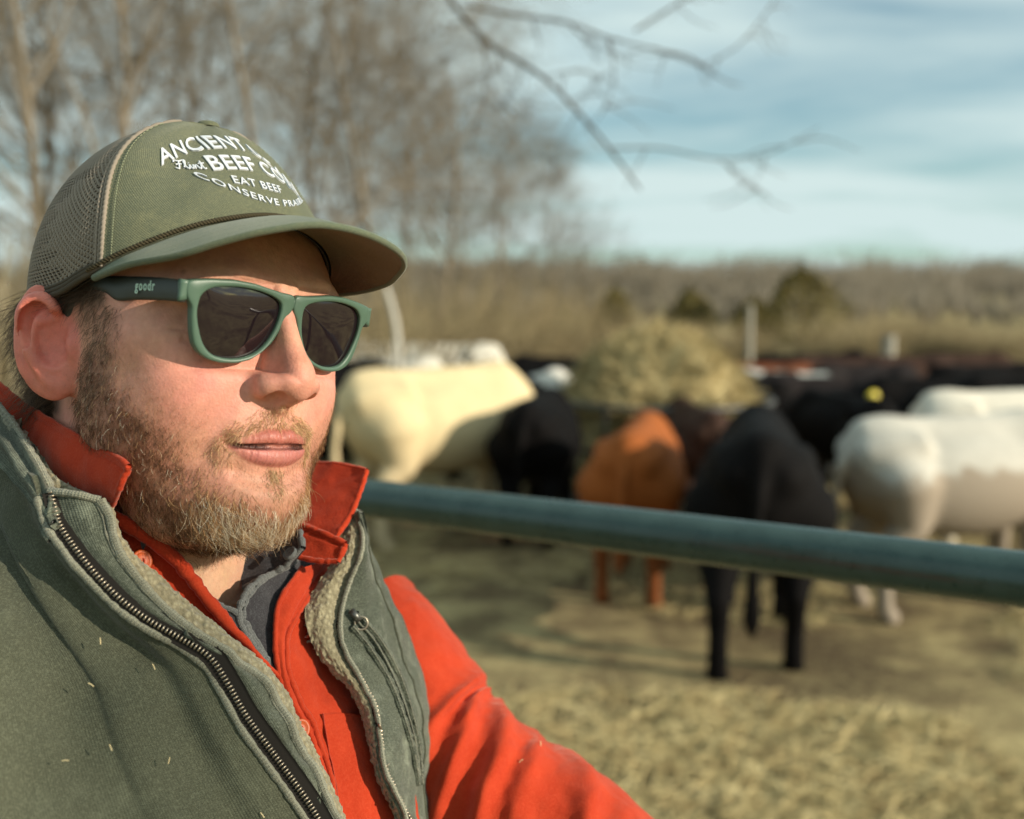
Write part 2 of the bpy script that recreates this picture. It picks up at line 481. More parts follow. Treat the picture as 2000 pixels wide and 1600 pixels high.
def head_face(s, d):
    """the front of the face; s = points mirrored to x >= 0"""
    p = s
    d = smin(d, ell(p, (0, 38, -80), (50, 54, 31)), 16)                       # flesh under the jaw
    d = smin(d, ell(s, (43, 31, -43), (26, 37, 30)), 22)                      # jaw muscle
    d = smin(d, ell(s, (33, 64, -18), (25, 21, 27)), 18)                      # cheeks
    d = smin(d, ell(s, (48.5, 46, 6), (18, 26, 12)), 14)                        # cheek bones
    d = smin(d, ell(p, (0, 84, -80), (24, 17, 16)), 14)                       # chin
    d = smin(d, ell(p, (0, 82, -46), (30, 15.5, 22)), 12)                     # muzzle
    d = smin(d, chain(s, [(9, 90, 36, 7.5), (28, 88, 40, 8.5), (48, 73, 37, 6.5)]), 12)   # brow ridge
    d = smax(d, -ell(s, (31, 101, 18), (17, 15, 11.5)), 11)                   # eye sockets
    d = smin(d, ell(s, (32, 77, 17), (15.5, 11, 11.5)), 4)                    # lids over the eyeball
    return d
def head_eye(s, d):
    d = smax(d, -chain(s, [(19, 87.0, 15.6, .6), (32, 89.6, 16.6, .7), (46, 82, 14.5, .6)], 6), 1.4)   # lid line
    d = smax(d, -chain(s, [(30, 92, 3, .3), (42, 86, 2, .5), (52, 78, 6, .3)], 5), 3)                    # lower lid crease
    for cf in ([(50, 79.5, 17, 0), (57, 71.5, 19.5, .1), (64, 61, 21, -.3)], [(51, 77, 12.5, 0), (58, 69.5, 10.5, .1), (65, 59, 8.0, -.3)], [(51, 76, 8, -.2), (57, 69, 3.5, .0), (62, 60, -2.5, -.3)]):
        d = smax(d, -chain(s, cf, 5), 2.4)                                    # crow's feet
    return d
def head_carve(s, d):
    """flesh stays clear of the back of the sunglasses"""
    q = s * (1, .955, 1) - np.array((0, 95.9, 18.0))
    yg = q[:, 1] - (q[:, 2] * .17) + .0017 * s[:, 0] ** 2 + 7.0
    reg = np.maximum(np.maximum(-yg, s[:, 0] - 62), np.maximum(q[:, 2] - 22, np.maximum(-q[:, 2] - 25, 9.5 - s[:, 0])))
    return smax(d, -reg, 8)
def head_nose(s, d):
    p = s
    nose = chain(p, [(0, 90, 34, 7.5), (0, 98.0, 19, 6.4), (0, 105.0, 5, 7.6), (0, 109, -4, 9.8)], 8)
    nose = smin(nose, ell(p, (0, 109.5, -10.5), (12.6, 13.8, 11.4)), 6)
    nose = smin(nose, ell(s, (5.5, 112.5, -10.5), (7.8, 8.0, 8.0)), 5)
    side = ell(p, (0, 88, -7), (17.5, 17, 21)); nose = smin(nose, side, 8)
    ala = ell(s, (13.4, 101.5, -13.8), (7.3, 11.8, 8.8)); nose = smin(nose, ala, 5.0)
    nose = smin(nose, chain(p, [(0, 115, -17.5, 4.6), (0, 107, -22.0, 4.2), (0, 100, -25.5, 4.6)], 5), 4)
    d = smin(d, nose, 6.0)
    d = smax(d, -ell(s, (10.4, 107.5, -22.4), (5.4, 8.0, 6.2)), 1.8)           # nostrils
    d = smax(d, -chain(s, [(20.4, 100.5, -5, .3), (23.0, 98.5, -13.5, 1.3), (21.0, 98, -22.5, .9)], 6), 3.4)   # wing crease
    return d
def head_mouth(s, d):
    d = smax(d, -chain(s, [(23, 98.5, -15, .2), (29.5, 96.0, -25, .6), (36, 90, -42, .7), (38.5, 84.5, -56, .1)], 8), 9)   # fold to the mouth corner
    lips = smin(chain(s, UP_LIP, 10), chain(s, LO_LIP, 10), 1.2)
    d = smin(d, lips, 2.6)
    d = smax(d, -chain(s, SLIT, 10), 1.0)
    d = smax(d, -ell(s, (29, 93.0, -49.5), (2.6, 4, 5)), 5)               # corner dimple
    d = smax(d, -chain(s, [(0, 104.5, -27, 1.0), (0, 104.6, -40, 1.8)]), 4)   # philtrum
    d = smax(d, -chain(s, [(0, 103, -68, 3.0), (12, 100, -67.5, 2.4), (22, 93, -64, 1.0)], 6), 8)        # dip under the lip
    return d
def head_sdf(p):
    p = p.copy(); p[:, 1] = np.where(p[:, 1] > 0, p[:, 1] / .955, p[:, 1])
    s = p.copy(); s[:, 0] = np.abs(p[:, 0])
    ax, y, z = s[:, 0], s[:, 1], s[:, 2]
    d = head_base(p, s)
    d = part(d, (y > -35) & (z > -140) & (z < 75) & (d < 45), lambda i, e: head_face(s[i], e))
    d = part(d, (y > 50) & (z > -12) & (z < 32) & (ax > 10) & (np.abs(d) < 12), lambda i, e: head_eye(s[i], e))
    d = part(d, (y > 60) & (z > -40) & (z < 46) & (ax < 38) & (d < 45), lambda i, e: head_nose(s[i], e))
    d = part(d, (y > 55) & (z > -25) & (z < 55) & (np.abs(d) < 25), lambda i, e: head_carve(s[i], e))
    d = part(d, (y > 66) & (z > -84) & (z < -4) & (ax < 56) & (np.abs(d) < 22), lambda i, e: head_mouth(s[i], e))
    d = part(d, (ax > 52) & (y > -75) & (y < 34) & (z > -52) & (z < 50), lambda i, e: smin(e, ear_sdf(s[i]), 4.5))
    return d
HEAD_V, HEAD_F = mesh_sdf(head_sdf, (-112, -115, -190), (112, 140, 140), 1.1)
HEAD_N = sdf_normal(head_sdf, HEAD_V, .6)
# ------------------------------------------------------------------ fabrics
def weave_mat(name, col, col2, pitch, rough=.85, bump=.35, wear=.5, wear_col=None, scale_noise=30, twill=False, sheen=.15, wear_scale=None):
    """woven cloth: UVs are in metres"""
    m = Mat(name)
    uv = m.coord('UV')
    w = []
    for k, rot in ((0, math.radians(45) if twill else 0), (1, math.radians(-30) if twill else math.pi / 2)):
        mp = m.n('ShaderNodeMapping'); m.nt.links.new(uv, mp.inputs[0]); mp.inputs['Rotation'].default_value = (0, 0, rot)
        x = m.n('ShaderNodeTexWave', wave_type='BANDS', bands_direction='X', wave_profile='SIN')
        m.nt.links.new(mp.outputs[0], x.inputs['Vector']); x.inputs['Scale'].default_value = 1 / (pitch * 3.1416 * (1 if k == 0 or not twill else .45)) * .5 * 2
        x.inputs['Distortion'].default_value = .6; x.inputs['Detail'].default_value = 1.0
        w.append(x.outputs['Fac'])
    obc = m.coord('Object')
    thread = m.math('MULTIPLY', w[0], w[1])
    n1 = m.noise(obc, scale_noise, 5, .6)
    n2 = m.noise(obc, 900, 2, .5)
    n3 = m.noise(obc, wear_scale or scale_noise * 2.3, 6, .7)
    base = m.mix(m.ramp(n1, [(.35, 0.0), (.7, 1.0)]), col, col2)
    wc = wear_col or tuple(min(1, c * 1.9 + .02) for c in col)
    base = m.mix(m.math('MULTIPLY', m.ramp(n3, [(.52, 0.0), (.74, 1.0)]), wear), base, wc)
    base = m.mix(m.ramp(thread, [(.0, .42), (.4, .0)]), base, tuple(c * .35 for c in col))
    base = m.mix(m.math('MULTIPLY', m.ramp(n2, [(.45, 0.), (.75, 1.)]), .35), base, wc)
    m.set(Base_Color=base, Roughness=rough)
    m.b.inputs['Specular IOR Level'].default_value = .15
    m.b.inputs['Sheen Weight'].default_value = sheen; m.b.inputs['Sheen Roughness'].default_value = .5
    h = m.math('ADD', thread, m.math('MULTIPLY', n2, .5))
    m.bump(h, bump, pitch * .6)
    return m.m
M_CAP = weave_mat('cap_twill', (.135, .148, .092), (.165, .175, .108), .0009, bump=.5, wear=.6, wear_col=(.27, .26, .14), scale_noise=22, twill=True)
M_BRIM = weave_mat('brim_twill', (.120, .150, .100), (.145, .168, .105), .0006, bump=.25, wear=.4, wear_col=(.25, .24, .14), scale_noise=30)
M_UNDER = weave_mat('brim_underside', (.150, .095, .045), (.18, .115, .055), .0006, bump=.2, wear=.2)
M_NET = plain('cap_netting', (.25, .21, .165), .75, spec=.25)
M_NETRIM = plain('cap_binding', (.075, .062, .045), .85, spec=.2)
M_ROPE = plain('rope_cord', (.060, .048, .026), .8, spec=.2)
M_THREAD = plain('white_embroidery', (.62, .64, .68), .55, spec=.3)
M_STITCH = plain('stitch_thread', (.23, .25, .16), .8, spec=.2)

# ------------------------------------------------------------------ cap (head frame, millimetres)
CAP_ROLL = math.radians(-4.0)
def cap_roll(P):
    """lean the cap a little towards the near side"""
    P = np.asarray(P, float).copy(); c, s = math.cos(CAP_ROLL), math.sin(CAP_ROLL)
    x, z = P[..., 0].copy(), P[..., 2] - 70
    P[..., 0] = c * x - s * z; P[..., 2] = s * x + c * z + 70
    return P
_RZ = lookup([(-60, 55.3), (-30, 72.3), (0, 79.3), (30, 72.3), (60, 55.3), (76, 44.3), (95, 33.3), (125, 28.3), (180, 25.3), (235, 28.3), (265, 33.3), (284, 44.3), (300, 55.3), (330, 72.3), (360, 79.3), (390, 72.3), (420, 55.3)])
def rim(phi):
    """phi in degrees from the front towards the man's right"""
    phi = np.asarray(phi, float)
    a = np.radians(phi); s, c = np.sin(a), np.cos(a)
    wb = sstep(.25, -.25, c)
    n = 1.95 + .65 * wb; A = 85 + 1.5 * wb; B = 75.5 + 37 * wb
    r = (np.abs(s / A) ** n + np.abs(c / B) ** n) ** (-1 / n)
    z, = _RZ(np.mod(phi, 360))
    return np.stack([r * s, 4.2 + r * c, z], -1)
def crown(phi, tau):
    """surface of the crown; tau 0 at the rim, 1 at the top"""
    phi, tau = np.broadcast_arrays(np.asarray(phi, float), np.asarray(tau, float))
    R0 = rim(phi)
    c = np.cos(np.radians(phi))
    p = 1.27 + .94 * sstep(.75, -.2, c)
    s = (1 - np.clip(tau, 0, 1) ** p) ** (1 / p)
    P = R0.copy()
    P[..., 0] = R0[..., 0] * s; P[..., 1] = 4.2 + 5 * tau + (R0[..., 1] - 4.2) * s
    P[..., 2] = R0[..., 2] + (139.5 - R0[..., 2]) * tau
    return cap_roll(P)
def crown_n(phi, tau):
    e = .4
    du = crown(phi + e, tau) - crown(phi - e, tau); dv = crown(phi, np.clip(tau + .006, 0, .999)) - crown(phi, np.clip(tau - .006, 0, .999))
    n = np.cross(dv, du); return n / (np.linalg.norm(n, axis=-1)[..., None] + 1e-9)
SEAM = 71.0
def seam_phi(tau): return SEAM + 24 * np.asarray(tau, float) ** 1.6          # the seam leans back towards the top
cap_obj = empty('cap', tuple(h2w((0, 0, 60))))
tag(cap_obj, 'olive trucker cap with brown net back and white lettering, worn by the man', 'cap')
def cpart(name, V, F, mat, parent=cap_obj, smooth=True, uv=None):
    o = obj(name, V, F, mat, None, smooth)
    if uv is not None: uv_layer(o, uv)
    set_parent_keep(o, parent)
    return o
# cloth front: one foam-backed panel
nu, nv = 120, 70
tt = np.linspace(0, .985, nv); uu = np.linspace(-1, 1, nu)
PH = uu[:, None] * seam_phi(tt)[None]; TT = np.broadcast_to(tt, PH.shape)
G = crown(PH, TT); N = crown_n(PH, TT)
dent = 1.1 * fbm(np.stack([PH / 26, TT * 3.1, np.zeros_like(PH)], -1), 3) * (1 - .6 * TT)
G = G + N * (1.2 + dent)[..., None]
V, F = thick_sheet(h2w(G), .0016, N @ HR.T)
uv = np.stack([PH * .00145, TT * .085], -1).reshape(-1, 2)
cpart('front_panel', V, F[:, ::-1], M_CAP, uv=np.concatenate([uv, uv]))
# netting back: wavy strands that meet their neighbours
parts = []
NS = 150; NT = 150
tq = np.linspace(0.0, .975, NT)
f = np.arange(NS + 1)[:, None] / NS
a0 = seam_phi(tq)[None]; a1 = 360 - a0
ph = a0 + (a1 - a0) * f + (a1 - a0) / NS * .34 * np.sin(tq[None] * 2 * np.pi * 27 + (np.arange(NS + 1)[:, None] % 2) * np.pi) * (1 - .3 * tq[None])
r = np.broadcast_to(.00070 * (1 - .7 * np.clip((tq - .5) / .5, 0, 1)), ph.shape)
parts.append(tubes(h2w(crown(ph, np.broadcast_to(tq, ph.shape))), r, 4))
tr = np.linspace(.0, .97, 55)
ph = seam_phi(tr)[:, None] + (360 - 2 * seam_phi(tr))[:, None] * np.linspace(0, 1, 130)[None]
parts.append(tubes(h2w(crown(ph, np.broadcast_to(tr[:, None], ph.shape))), np.broadcast_to((.00050 * (1 - .5 * tr))[:, None], ph.shape), 4))
V, F = merge(parts)
net = cpart('net_back', V, F, M_NET); net['kind'] = 'stuff'
# dark lining band inside the netting's lower edge and the binding along it
ph = np.linspace(SEAM - 2, 362 - SEAM, 160)
parts = []
for dz, rr in ((0.0, .0019), (.022, .0017), (.045, .0012)):
    parts.append(tube(h2w(crown(ph, np.full_like(ph, dz)) + crown_n(ph, np.full_like(ph, .03)) * .3), rr, 6))
V, F = merge(parts); cpart('rim_binding', V, F, M_NETRIM)
# sweatband round the inside of the rim
ph = np.linspace(-180, 180, 181); tb = np.linspace(-.02, .30, 8)
G = crown(np.broadcast_to(ph[:, None], (181, 8)), np.broadcast_to(np.clip(tb, 0, 1), (181, 8))).copy(); nrm_ = crown_n(np.broadcast_to(ph[:, None], (181, 8)), np.broadcast_to(np.clip(tb, .01, 1), (181, 8)))
G -= nrm_ * 2.6; G[:, 0, 2] -= 2.0
V, F = thick_sheet(h2w(G), .001, nrm_ @ HR.T); cpart('sweatband', V, F, M_NETRIM)
# piping at the seam between cloth and net
for sgn in (1, -1):
    parts = []
    for off, rr in ((0.0, .0013), (1.6, .00085), (3.0, .00085)):
        t = np.linspace(0, .985, 90)
        ph = sgn * (seam_phi(t) + off)
        P = crown(ph, t) + crown_n(ph, t) * (1.3 if off == 0 else .8)
        parts.append(tube(h2w(P), rr * (1 + .25 * np.sin(np.arange(90) * 2.1)), 6))
    V, F = merge(parts); cpart('seam_piping', V, F, M_NET)
# row of stitches beside the seam, and the centre seam's top stitch
for sgn in (1, -1):
    parts = []
    for k in range(52):
        t = np.linspace(k / 52 * .95, (k + .62) / 52 * .95, 4)
        ph = sgn * (seam_phi(t) - 4.2)
        parts.append(tube(h2w(crown(ph, t) + crown_n(ph, t) * 2.0), .00032, 5))
    V, F = merge(parts); cpart('stitching', V, F, M_STITCH)
# top button
a = np.linspace(0, 2 * np.pi, 24, endpoint=False); rr = np.array([.1, 3, 5.5, 6.6, 6.9]); hh = np.array([3.2, 3.0, 2.2, .9, -.6])
P = np.stack([rr[:, None] * np.cos(a), 9 + rr[:, None] * np.sin(a), 139.5 + hh[:, None] + 0 * a], -1)
cpart('top_button', h2w(cap_roll(P)).reshape(-1, 3), grid_faces(5, 24, closed_v=True), M_CAP)
# brim
_EDGE = np.array([(81, 28, 36.5), (80, 62, 43.5), (73, 95, 48.5), (62, 117, 56.5), (48, 136, 64), (27, 150, 70), (0, 154, 70), (-27, 150, 66), (-48, 136, 62), (-62, 117, 57.5), (-73, 95, 53), (-80, 62, 49), (-81, 28, 46)], float)
nb, mb = 120, 26
edge = spline(_EDGE, nb)
ph_b = np.linspace(74, -74, nb)
inner = crown(ph_b, 0)
v = np.linspace(0, 1, mb)
G = inner[:, None] * (1 - v)[None, :, None] + edge[:, None] * v[None, :, None]
uc = np.linspace(-1, 1, nb)
G[..., 2] += 3.0 * np.sin(v * np.pi)[None] * (1 - uc ** 2)[:, None]
N = -sheet_normals(G)
N = np.where(N[..., 2:3] < 0, -N, N)
for k in range(6):                                                            # rows of top stitching press shallow lines into the cloth
    G += N * (-.18 * np.exp(-((v - (.2 + k * .14)) / .02) ** 2))[None, :, None]
uvb = np.stack([np.broadcast_to(uc[:, None] * .12, (nb, mb)), np.broadcast_to(v[None] * .07, (nb, mb))], -1).reshape(-1, 2)
V, F = thick_sheet(h2w(G), .0022, N @ HR.T)
brim = cpart('brim', V, F, M_BRIM, uv=np.concatenate([uvb, uvb]))
V, F = thick_sheet(h2w(G - N * 2.25), .0007, N @ HR.T)
cpart('brim_underside', V, F, M_UNDER, parent=brim, uv=np.concatenate([uvb, uvb]))
E3 = h2w(edge - N[:, -1] * 1.3)
V, F = tube(E3, .00195, 8); o = cpart('brim_edge', V, F, M_BRIM, parent=brim, uv=np.zeros((len(V), 2)) + np.linspace(0, .3, len(V))[:, None])
# twisted cord where brim meets crown
t = np.linspace(0, 1, 700); ph_r = 77 - 154 * t
base = crown(ph_r, np.full_like(t, .012)) + crown_n(ph_r, np.full_like(t, .02)) * 2.3
base[:, 2] += .6
for i in range(2):
    T_, N_, B_ = frames(base)
    w = t * 2 * np.pi * 62 + i * np.pi
    V, F = tube(h2w(base + (np.cos(w)[:, None] * N_ + np.sin(w)[:, None] * B_) * .62), .00085, 6)
    cpart('rope_strand', V, F, M_ROPE)
# ------------------------------------------------------------------ embroidery: outlines of letters laid on the front panel
def glyph_mesh(txt, bold=0.0, shear=0.0, spacing=1.0):
    cu = bpy.data.curves.new('t', 'FONT'); cu.body = txt; cu.size = 1.0; cu.offset = bold; cu.shear = shear; cu.space_character = spacing
    cu.resolution_u = 3; cu.extrude = 0
    o = bpy.data.objects.new('t', cu); COL.objects.link(o)
    bpy.context.view_layer.update()
    me = bpy.data.meshes.new_from_object(o.evaluated_get(bpy.context.evaluated_depsgraph_get()))
    bpy.data.objects.remove(o); bpy.data.curves.remove(cu)
    bm = bmesh.new(); bm.from_mesh(me); bpy.data.meshes.remove(me)
    bmesh.ops.remove_doubles(bm, verts=bm.verts, dist=1e-4)
    bmesh.ops.triangulate(bm, faces=bm.faces)
    for _ in range(3):
        long = [e for e in bm.edges if e.calc_length() > .12]
        if not long: break
        bmesh.ops.subdivide_edges(bm, edges=long, cuts=1)
    bmesh.ops.triangulate(bm, faces=bm.faces)
    V = np.array([v.co[:2] for v in bm.verts]); F = [tuple(v.index for v in f.verts) for f in bm.faces]
    E = [tuple(v.index for v in e.verts) for e in bm.edges if len(e.link_faces) == 1]
    bm.free()
    return V, F, E
def fit_box(V):
    lo = V.min(0); hi = V.max(0); return (V - lo) / (hi - lo)
def raised(name, P2, F, E, place, mat, parent, lift=1.0):
    """P2 -> place(P2, height mm): a raised patch of stitches"""
    A = place(P2, lift); B = place(P2, -.6); n = len(P2)
    FF = [tuple(f) for f in F] + [(a, b, b + n, a + n) for a, b in E]
    o = obj(name, h2w(np.concatenate([A, B])), FF, mat, None, smooth=False)
    set_parent_keep(o, parent)
    return o
def on_crown(X, Z, lift):
    """point of the cap's front at lateral position X and height Z, lifted off the cloth"""
    ph = np.clip(X * 1.3, -60, 60); ta = np.clip((Z - 76) / 64, .05, .9)
    for _ in range(25):
        P = crown(ph, ta); Pp = crown(ph + .2, ta); Pt = crown(ph, np.clip(ta + .002, 0, .999))
        a = (Pp[..., 0] - P[..., 0]) / .2; b = (Pt[..., 0] - P[..., 0]) / .002; c = (Pp[..., 2] - P[..., 2]) / .2; d = (Pt[..., 2] - P[..., 2]) / .002
        e = X - P[..., 0]; f = Z - P[..., 2]; det = a * d - b * c; det = np.where(np.abs(det) < 1e-6, 1e-6, det)
        ph = np.clip(ph + np.clip((d * e - b * f) / det, -6, 6), -95, 95); ta = np.clip(ta + np.clip((a * f - c * e) / det, -.08, .08), .01, .97)
    dent = 1.1 * fbm(np.stack([ph / 26, ta * 3.1, np.zeros_like(ph)], -1), 3) * (1 - .6 * ta)
    return crown(ph, ta) + crown_n(ph, ta) * (1.2 + dent + lift)[..., None]
lettering = empty('lettering', tuple(h2w((5, 60, 105)))); set_parent_keep(lettering, cap_obj)
def letter_row(name, txt, xl, xr, base, bow, h, bold, shear=0.0, spacing=1.0, xc=2.0, lift=.9):
    V, F, E = glyph_mesh(txt, bold, shear, spacing)
    lo = V.min(0); hi = V.max(0)
    caps = .729
    u = (V[:, 0] - lo[0]) / (hi[0] - lo[0])
    def place(P2, l):
        uu_ = (P2[:, 0] - lo[0]) / (hi[0] - lo[0]); X = xl + (xr - xl) * uu_
        Z = base + bow * (X - xc) ** 2 + P2[:, 1] / caps * h
        return on_crown(X, Z, np.full(len(X), l))
    raised(name, V, F, E, place, M_THREAD, lettering, lift)
letter_row('cap_lettering', 'ANCIENT OCEAN', 47.5, -43, 120.5, -.0086, 8.8, .012, spacing=1.06)
_st = [[(0, .72), (.12, .95), (.45, .90), (.80, 1.02)], [(.45, .92), (.37, .45), (.22, .02), (.0, .10)], [(.12, .48), (.35, .54), (.60, .56)],
       [(.62, .12), (.85, .60), (.95, .95), (.86, 1.02), (.80, .60), (.82, .15), (.95, .05), (1.10, .45), (1.10, .12), (1.20, .05), (1.32, .45), (1.32, .05), (1.40, .35), (1.50, .45), (1.55, .20), (1.60, .05), (1.70, .10), (1.85, .60), (1.90, .90), (1.86, .30), (1.90, .05), (2.06, .12)], [(1.70, .62), (1.9, .65), (2.12, .70)], [(1.12, .66), (1.14, .72)]]
_sp = []
for q in _st:                                                                  # the small script word is sewn as one running thread
    C_ = spline(np.array(q, float), 14 * len(q)); P_ = on_crown(41.5 - C_[:, 0] * 5.9, 101.5 + C_[:, 1] * 5.4 + C_[:, 0] * .6, np.full(len(C_), .5))
    _sp.append(tube(h2w(P_), .00055, 6))
V, F = merge(_sp); _o = obj('cap_lettering', V, F, M_THREAD); set_parent_keep(_o, lettering)
letter_row('cap_lettering', 'BEEF CO', 27.0, -20, 106.6, -.0065, 9.2, .012, spacing=1.04)
letter_row('cap_lettering', 'Hills', -22.5, -34.5, 103, -.002, 5.2, .012, shear=.35, xc=-28)
letter_row('cap_lettering', 'EAT BEEF', 20.3, -8.5, 95.8, .001, 4.7, .006, spacing=1.12)
letter_row('cap_lettering', 'CONSERVE PRAIRIE', 36, -32, 87.3, .0085, 3.8, .006, spacing=1.16)

# ------------------------------------------------------------------ sunglasses (their own frame, then head frame)
GC = np.array((-1.2776, 95.93, 18.0)); _tilt, _roll, _yaw = -.17078, .00115, .03629
_cr, _sr, _cy, _sy, _ct, _st = math.cos(_roll), math.sin(_roll), math.cos(_yaw), math.sin(_yaw), math.cos(_tilt), math.sin(_tilt)
GR = np.array([[_cy, -_sy, 0], [_sy, _cy, 0], [0, 0, 1]]) @ np.array([[_cr, 0, _sr], [0, 1, 0], [-_sr, 0, _cr]]) @ np.array([[1, 0, 0], [0, _ct, -_st], [0, _st, _ct]])
GK = .001702
def g2w(P):
    P = np.asarray(P, float)
    return h2w(P @ GR.T + GC)
M_FRAME = Mat('sage_frame'); _o = M_FRAME.coord('Object')
M_FRAME.set(Base_Color=M_FRAME.mix(M_FRAME.noise(_o, 60, 3), (.066, .122, .086), (.082, .145, .104)), Roughness=.42); M_FRAME.bump(M_FRAME.noise(_o, 2500, 2), .12, .0003); M_FRAME = M_FRAME.m
M_TEMPLE = Mat('dark_temple'); _o = M_TEMPLE.coord('Object')
M_TEMPLE.set(Base_Color=M_TEMPLE.mix(M_TEMPLE.noise(_o, 90, 4), (.022, .028, .024), (.036, .044, .037)), Roughness=.48); M_TEMPLE.bump(M_TEMPLE.noise(_o, 2500, 2), .1, .0003); M_TEMPLE = M_TEMPLE.m
_l = Mat('dark_lens'); _o = _l.coord('Object')
_l.set(Base_Color=(.012, .007, .009), Roughness=_l.ramp(_l.noise(_o, 120, 5, .7), [(.4, .03), (.75, .10)]), IOR=1.7); M_LENS = _l.m
M_MINT = plain('mint_print', (.52, .72, .62), .6)
M_METAL = plain('hinge_metal', (.35, .33, .3), .35, 1.0)
glasses = empty('sunglasses', tuple(h2w((0, 90, 18))))
tag(glasses, 'sage green framed sunglasses with dark lenses and dark side arms on the face', 'sunglasses')
LENS_IN = np.array([(56.0, 11.3), (51.5, 15.2), (43.7, 17.2), (33.2, 18.1), (21.5, 17.3), (12.6, 15.1), (8.4, 12.0), (8.1, 5.0), (10.2, -3.6), (14.6, -11.6), (20.5, -17.0), (29.0, -20.3), (38.0, -21.0), (45.6, -19.4), (51.0, -14.5), (54.8, -6.6), (57.0, .8), (57.2, 6.8)])
LENS_OUT = np.array([(0, 18.7), (7.1, 18.5), (17.4, 19.9), (27.1, 21.3), (39.5, 21.4), (52.6, 19.8), (65.3, 17.3), (64.9, 12.0), (64.0, 7.6), (60.8, 5.6), (59.9, -1.7), (58.3, -9.3), (56.2, -15.4), (52.5, -19.9), (47.0, -22.8), (40.0, -23.9), (30.7, -23.3), (22.1, -20.6), (15.5, -15.8), (9.9, -9.5), (6.2, -2.0), (3.9, 5.0), (1.9, 8.0), (0, 8.7)])
def ring_by_angle(P, c, ang, sharp=False):
    Q = spline(P, 900, closed=True) if not sharp else np.concatenate([np.linspace(P[i], P[(i + 1) % len(P)], 60, endpoint=False) for i in range(len(P))])
    a = np.arctan2(Q[:, 1] - c[1], Q[:, 0] - c[0]); r = np.hypot(*(Q - c).T)
    o = np.argsort(a); a = a[o]; r = r[o]
    a = np.concatenate([a - 2 * np.pi, a, a + 2 * np.pi]); r = np.concatenate([r, r, r])
    rr = np.interp(ang, a, r)
    return c + np.stack([np.cos(ang), np.sin(ang)], 1) * rr[:, None]
gc2 = np.array((32.0, -1.0)); NA = 160
ang = np.linspace(-np.pi, np.pi, NA, endpoint=False)
Lin = ring_by_angle(LENS_IN, gc2, ang); Lout = ring_by_angle(LENS_OUT, gc2, ang, True)
# soften the outer outline a little
for _ in range(2): Lout = .25 * np.roll(Lout, 1, 0) + .5 * Lout + .25 * np.roll(Lout, -1, 0)
Lout[:, 0] = np.maximum(Lout[:, 0], 0.0)
def gsurf(P2, dy): return np.stack([P2[:, 0], -GK * P2[:, 0] ** 2 + dy, P2[:, 1]], 1)
parts = []
for sgn in (1, -1):
    d = Lin - Lout; L = np.linalg.norm(d, axis=1)[:, None]; d = d / (L + 1e-9)
    rows = [gsurf(Lout, -4.2), gsurf(Lout, -1.1), gsurf(Lout + d * .35, -.3), gsurf(Lout + d * np.minimum(1.1, L * .4), 0.05), gsurf(Lout + d * np.maximum(L * .5, L - 1.3), .05), gsurf(Lin - d * .4, -.25), gsurf(Lin, -1.0), gsurf(Lin, -4.2)]
    G = np.stack(rows, 1)
    mid = (Lout[:, 0] < .02)[:, None]
    G = G.copy()
    if sgn < 0: G[..., 0] *= -1
    F = grid_faces(NA, 8, True, True)
    if sgn > 0: F = F[:, ::-1]
    parts.append((g2w(G.reshape(-1, 3)), F))
V, F = merge(parts)
fr = obj('frame_front', V, F, M_FRAME)
bm = bmesh.new(); bm.from_mesh(fr.data); bmesh.ops.remove_doubles(bm, verts=bm.verts, dist=5e-5); bmesh.ops.recalc_face_normals(bm, faces=bm.faces); bm.to_mesh(fr.data); bm.free()
set_parent_keep(fr, glasses)
for sgn in (1, -1):
    rr = np.linspace(0, 1, 14)
    G = gc2[None, None] + (Lin - gc2)[:, None] * rr[None, :, None]
    dome = 2.0 * (1 - rr ** 2)
    P = np.stack([G[..., 0], -GK * G[..., 0] ** 2 - 2.6 + np.broadcast_to(dome, G.shape[:2]), G[..., 1]], -1)
    if sgn < 0: P[..., 0] *= -1
    Q = P.copy(); Q[..., 1] -= 1.6
    n = NA * 14
    F1 = grid_faces(NA, 14, True, False)
    V = g2w(np.concatenate([P.reshape(-1, 3), Q.reshape(-1, 3)]))
    F = np.concatenate([F1 if sgn < 0 else F1[:, ::-1], (F1[:, ::-1] if sgn < 0 else F1) + n])
    o = obj('lens', V, F, M_LENS); set_parent_keep(o, glasses)
